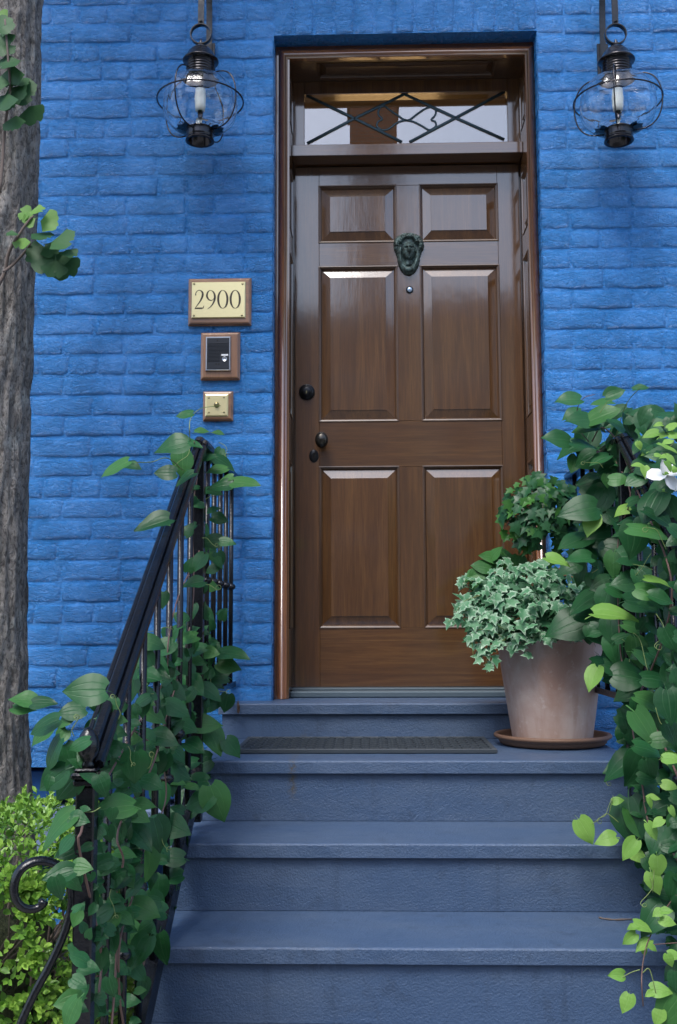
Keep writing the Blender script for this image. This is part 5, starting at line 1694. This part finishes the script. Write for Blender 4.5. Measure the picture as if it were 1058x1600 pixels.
for z in zs:
    rr = 0.150 - 0.010 * z + 0.05 * exp(-z * 5)
    cx = edge_x(z) - rr
    ring = []
    for k in range(n):
        a = 2 * pi * k / n; dx_, dy_ = cos(a), sin(a)
        p3 = Vector((dx_ * 2.0, dy_ * 2.0, z * 1.1))
        d = noise.fractal(p3 * 2.2, 0.8, 2.2, 3) * 0.006 - 0.010 * max(0, 1 - 4 * abs(noise.noise(Vector((dx_ * 7 + 0.6 * noise.noise(Vector((dx_, dy_, z * 5))), dy_ * 7, z * 3.2))))) - 0.005 * max(0, 1 - 3.5 * abs(noise.noise(Vector((dx_ * 14, dy_ * 14, z * 9 + 5))))) + noise.noise(Vector((dx_ * 26, dy_ * 26, z * 20))) * 0.002
        ring.append(mb.vert((cx + dx_ * (rr + d), YTR + dy_ * (rr + d), z + 0.002)))
    rings.append(ring)
for i in range(len(rings) - 1):
    for k in range(n): mb.face([rings[i][k], rings[i][(k + 1) % n], rings[i + 1][(k + 1) % n], rings[i + 1][k]], True)
mb.face(rings[-1])
mb.obj('trunk', BARK, tree)
top = Vector((edge_x(5.6) - 0.10, YTR, 5.55))
R4 = random.Random(8)
crown_c = top + Vector((-0.5, -0.9, 1.5))
limb_ends = []
for k in range(9):
    a = 2 * pi * k / 9 + 0.3
    e = top + Vector((1.25 * cos(a) - 0.2, 1.25 * sin(a) - 0.4, 1.1 + 0.7 * R4.random()))
    stem(tree, [top - Vector((0, 0, 0.5 * R4.random())), top * 0.5 + e * 0.5 + Vector((0, 0, 0.15)), e], 0.05, 0.012, BARK, 'limb', n=12); limb_ends.append(e)
cm = MB()
src = [ginkgo_mesh(300 + k, GINKGO) for k in range(3)]
for k in range(2600):
    e = R4.choice(limb_ends); p_ = e * R4.uniform(0.55, 1.0) + top * 0.0; 
    t_ = R4.uniform(0.35, 1.1); p_ = top + (e - top) * t_ + Vector((R4.gauss(0, 0.26), R4.gauss(0, 0.26), R4.gauss(0.05, 0.24)))
    s_ = R4.uniform(0.06, 0.09); u = Vector((R4.uniform(-1, 1), R4.uniform(-1, 1), R4.uniform(-1, 0.4))).normalized(); w = u.cross(Vector((R4.uniform(-1, 1), R4.uniform(-1, 1), 1))).normalized()
    ids = [cm.vert(p_), cm.vert(p_ + (u * 0.7 + w * 0.6) * s_), cm.vert(p_ + u * s_ * 0.9), cm.vert(p_ + (u * 0.7 - w * 0.6) * s_)]
    cm.face([ids[0], ids[1], ids[2]], False); cm.face([ids[0], ids[2], ids[3]], False)
co = cm.obj('crown', GINKGO, tree); co['kind'] = 'stuff'
# sucker twigs in front of the trunk
YS = YTR - 0.22
def twig(pts, r0, r1): return stem(tree, [at(px, py, YS + 0.02 * sin(i)) for i, (px, py) in enumerate(pts)], r0, r1, TWIG, 'twig', n=24)
twig([(-18, 470), (0, 440), (8, 425), (14, 395), (28, 370), (45, 345), (52, 338)], 0.008, 0.003)
twig([(6, 425), (22, 412), (38, 395), (48, 380)], 0.005, 0.003)
twig([(0, 300), (5, 240), (8, 200), (12, 170), (16, 140), (12, 80), (8, 30)], 0.006, 0.003)
for (px, py, s_, an, k) in [(60, 403, 48, 150, 'k'), (98, 375, 46, 0, 'k'), (85, 420, 34, 90, 'k'), (100, 420, 40, 70, 'k'), (92, 405, 34, 60, 'k'), (65, 366, 40, 10, 'k'), (32, 380, 26, 120, 'h'), (18, 365, 24, 180, 'k'), (78, 345, 34, 5, 'h'), (58, 328, 28, -10, 'h'), (40, 332, 26, 200, 'h'), (45, 345, 24, 150, 'h'), (36, 338, 18, 120, 'h'), (110, 395, 22, 40, 'k'), (80, 388, 32, 40, 'k'),
                            (12, 98, 44, 160, 'k'), (8, 38, 34, -20, 'k'), (3, 24, 20, 200, 'h'), (16, 120, 44, 100, 'k'), (20, 150, 46, 60, 'k'), (38, 145, 44, 20, 'k'), (2, 160, 44, 120, 'k'), (50, 180, 34, 70, 'k'), (20, 192, 36, 100, 'k'), (4, 62, 32, 100, 'k'), (6, 78, 30, 60, 'k'), (12, 44, 24, 30, 'k'), (-4, 130, 40, 180, 'k'), (30, 128, 36, 0, 'k')]:
    y = YS + R4.uniform(-0.05, 0.03)
    put_leaf(tree, k, at(px, py, y), an, s_ / ppm(y), R4, face=(0.0, -0.8, 0.5), jit=0.4, center=0.5)

# ------------------------------------------------------------------ boxwood hedge
R5 = random.Random(77)
HX0, HX1, HY0, HY1 = -2.3, -0.79, -1.78, -1.02
HZ = at(50, 1282, -1.4).z
hedge = thing('boxwood_hedge', 'clipped yellow green boxwood hedge at the foot of the tree', 'hedge', ((HX0 + HX1) / 2, -1.4, 0))
def lump(x, y, z): return 0.045 * noise.noise(Vector((x * 5, y * 5, z * 5))) + 0.03 * noise.noise(Vector((x * 13, y * 13, z * 13)))
def on_hedge(r):
    """point and outward normal on the rounded box"""
    cx, cy = (HX0 + HX1) / 2, (HY0 + HY1) / 2; hx, hy = (HX1 - HX0) / 2, (HY1 - HY0) / 2
    while True:
        f = r.random()
        if f < 0.42: p_ = Vector((r.uniform(-hx, hx), -hy, r.uniform(0, HZ))); n_ = Vector((0, -1, 0.15))
        elif f < 0.72: p_ = Vector((r.uniform(-hx, hx), r.uniform(-hy, hy), HZ)); n_ = Vector((0, -0.1, 1))
        elif f < 0.92: p_ = Vector((hx, r.uniform(-hy, hy), r.uniform(0, HZ))); n_ = Vector((1, -0.1, 0.15))
        else: p_ = Vector((r.uniform(-hx, hx), hy, r.uniform(0.2, HZ))); n_ = Vector((0, 1, 0.1))
        if p_.x + cx > -1.75 or r.random() < 0.3: break
    # round the corners
    rr = 0.16; q = Vector((max(-hx + rr, min(hx - rr, p_.x)), max(-hy + rr, min(hy - rr, p_.y)), min(HZ - rr, p_.z)))
    d = p_ - q
    if d.length > rr: n2 = d.normalized(); p_ = q + n2 * rr; n_ = (n_ + n2 * 1.5)
    n_.normalize()
    p_ = p_ + n_ * lump(p_.x + cx, p_.y + cy, p_.z) + Vector((cx, cy, 0))
    return p_, n_
def box_leaf(mb, M, shade):
    pts = [(0, 0, 0), (0.26, 0.30, 0.07), (0.24, 0.68, 0.06), (0, 1, -0.06), (-0.24, 0.68, 0.06), (-0.26, 0.30, 0.07), (0, 0.5, -0.02)]
    ids = [mb.vert(M @ Vector(p_), (shade, p_[1])) for p_ in pts]
    for (a, c_) in ((0, 1), (1, 2), (2, 3), (3, 4), (4, 5), (5, 0)): mb.face([ids[6], ids[a], ids[c_]], True)
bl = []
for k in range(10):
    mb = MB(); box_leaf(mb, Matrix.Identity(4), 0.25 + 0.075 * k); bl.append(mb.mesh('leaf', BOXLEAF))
stuff = MB(); cand = []
for sprig in range(4400):
    p_, n_ = on_hedge(R5); ax = (n_ + Vector((R5.uniform(-.55, .55), R5.uniform(-.55, .55), R5.uniform(-.1, .8)))).normalized()
    base = p_ - n_ * abs(R5.gauss(0, 0.028)); depth = (p_ - base).length
    s1_ = ax.orthogonal().normalized(); s2_ = ax.cross(s1_); ph = R5.uniform(0, 6)
    young = max(0.0, min(1.0, R5.gauss(0.55, 0.22) - depth * 7))  # random leaf tone; lit tips painted paler, deeper leaves painted darker
    for lf in range(5):
        a = ph + lf * 2.4; o_ = s1_ * cos(a) + s2_ * sin(a)
        T = (o_ * (1.0 - 0.16 * lf) + ax * (0.35 + 0.22 * lf)).normalized(); N = (ax - T * ax.dot(T)).normalized(); S = T.cross(N)
        sz = R5.uniform(0.017, 0.027) * (1 - 0.06 * lf)
        M = Matrix((S, T, N)).transposed().to_4x4(); M.translation = base + ax * (0.006 * lf)
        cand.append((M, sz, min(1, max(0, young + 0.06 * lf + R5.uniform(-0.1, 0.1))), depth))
vis = []
for i, (M, sz, sh, dp) in enumerate(cand):
    px, py = in_view(0, 0)
    d = M.translation - CAM; zz = d.dot(fwd); px = 529 + F_PX * d.dot(rt2) / zz; py = 800 - F_PX * d.dot(up2) / zz
    if 4 < px < 118 and 1262 < py < 1595 and dp < 0.02 and M.translation.y < -1.45 and M.col[2].xyz.dot(-d) > 0: vis.append((-sz / zz, i))
vis.sort(); solo_l = {i for (_, i) in vis[:298]}
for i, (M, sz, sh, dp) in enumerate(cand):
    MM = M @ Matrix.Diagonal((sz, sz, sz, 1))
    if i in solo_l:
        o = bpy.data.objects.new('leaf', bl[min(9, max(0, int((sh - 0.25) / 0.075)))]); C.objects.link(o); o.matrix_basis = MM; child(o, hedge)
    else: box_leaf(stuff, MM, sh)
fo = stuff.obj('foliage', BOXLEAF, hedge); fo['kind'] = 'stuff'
# woody inside
tw = MB()
for k in range(160):
    p_, n_ = on_hedge(R5); r0_ = Vector((p_.x * 0.6 + 0.4 * (HX0 + HX1) / 2 + R5.uniform(-.2, .2), -1.4 + R5.uniform(-.2, .2), 0.03))
    tw.tube([r0_, r0_ * 0.45 + p_ * 0.55 + Vector((0, 0, 0.04)), p_ - n_ * 0.03], [0.007, 0.004, 0.0015], 4)
fo = tw.obj('branches', TWIG, hedge); fo['kind'] = 'stuff'
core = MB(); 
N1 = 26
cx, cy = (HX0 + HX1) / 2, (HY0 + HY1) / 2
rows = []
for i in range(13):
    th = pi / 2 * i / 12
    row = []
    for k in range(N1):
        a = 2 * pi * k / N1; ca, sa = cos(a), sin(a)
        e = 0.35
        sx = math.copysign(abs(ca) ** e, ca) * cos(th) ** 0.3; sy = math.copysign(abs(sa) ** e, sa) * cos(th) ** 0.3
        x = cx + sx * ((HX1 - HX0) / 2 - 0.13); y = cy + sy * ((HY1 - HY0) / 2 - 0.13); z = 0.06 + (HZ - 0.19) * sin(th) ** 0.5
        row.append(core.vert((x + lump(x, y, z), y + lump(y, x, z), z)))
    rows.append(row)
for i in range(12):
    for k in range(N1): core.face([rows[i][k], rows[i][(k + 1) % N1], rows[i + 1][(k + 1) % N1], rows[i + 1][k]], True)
core.obj('added_dark_core', simple('hedge_core_shade', (0.030, 0.038, 0.014), 0.95, 0, (60, 0.02)), hedge)  # added solid core; blocks light, its dark colour stands for inner shade

# ------------------------------------------------------------------ fallen bits
tg_ = MB(); ZA = ZL - 2 * HS
tg_.tube(arc([at_z(936, 1433.5, ZA + 0.003), at_z(946, 1435.6, ZA + 0.003), at_z(962, 1437, ZA + 0.003), at_z(988, 1436, ZA + 0.003)], 18), [0.0022 + 0.0006 * sin(i) for i in range(19)], 6)
tag(tg_.obj('fallen_twig', TWIG), 'thin dry brown twig lying on a lower step', 'twig')
dl_ = MB(); q = at(372, 1106, -0.15)
ids = [dl_.vert(q + Vector(v)) for v in ((0, 0, 0.030), (0.006, -0.008, 0.012), (0.008, -0.003, -0.008), (0.004, -0.006, -0.020), (-0.004, 0, -0.016), (-0.001, -0.006, 0.0), (-0.004, 0.002, 0.014))]
for (a, c_) in ((0, 1), (1, 2), (2, 3), (3, 4), (4, 6), (6, 0)): dl_.face([ids[5], ids[a], ids[c_]])
o = dl_.obj('leaf', simple('dried_brown_leaf', (0.06, 0.035, 0.022), 0.8), lv); o['label'] = 'dried dark brown leaf'
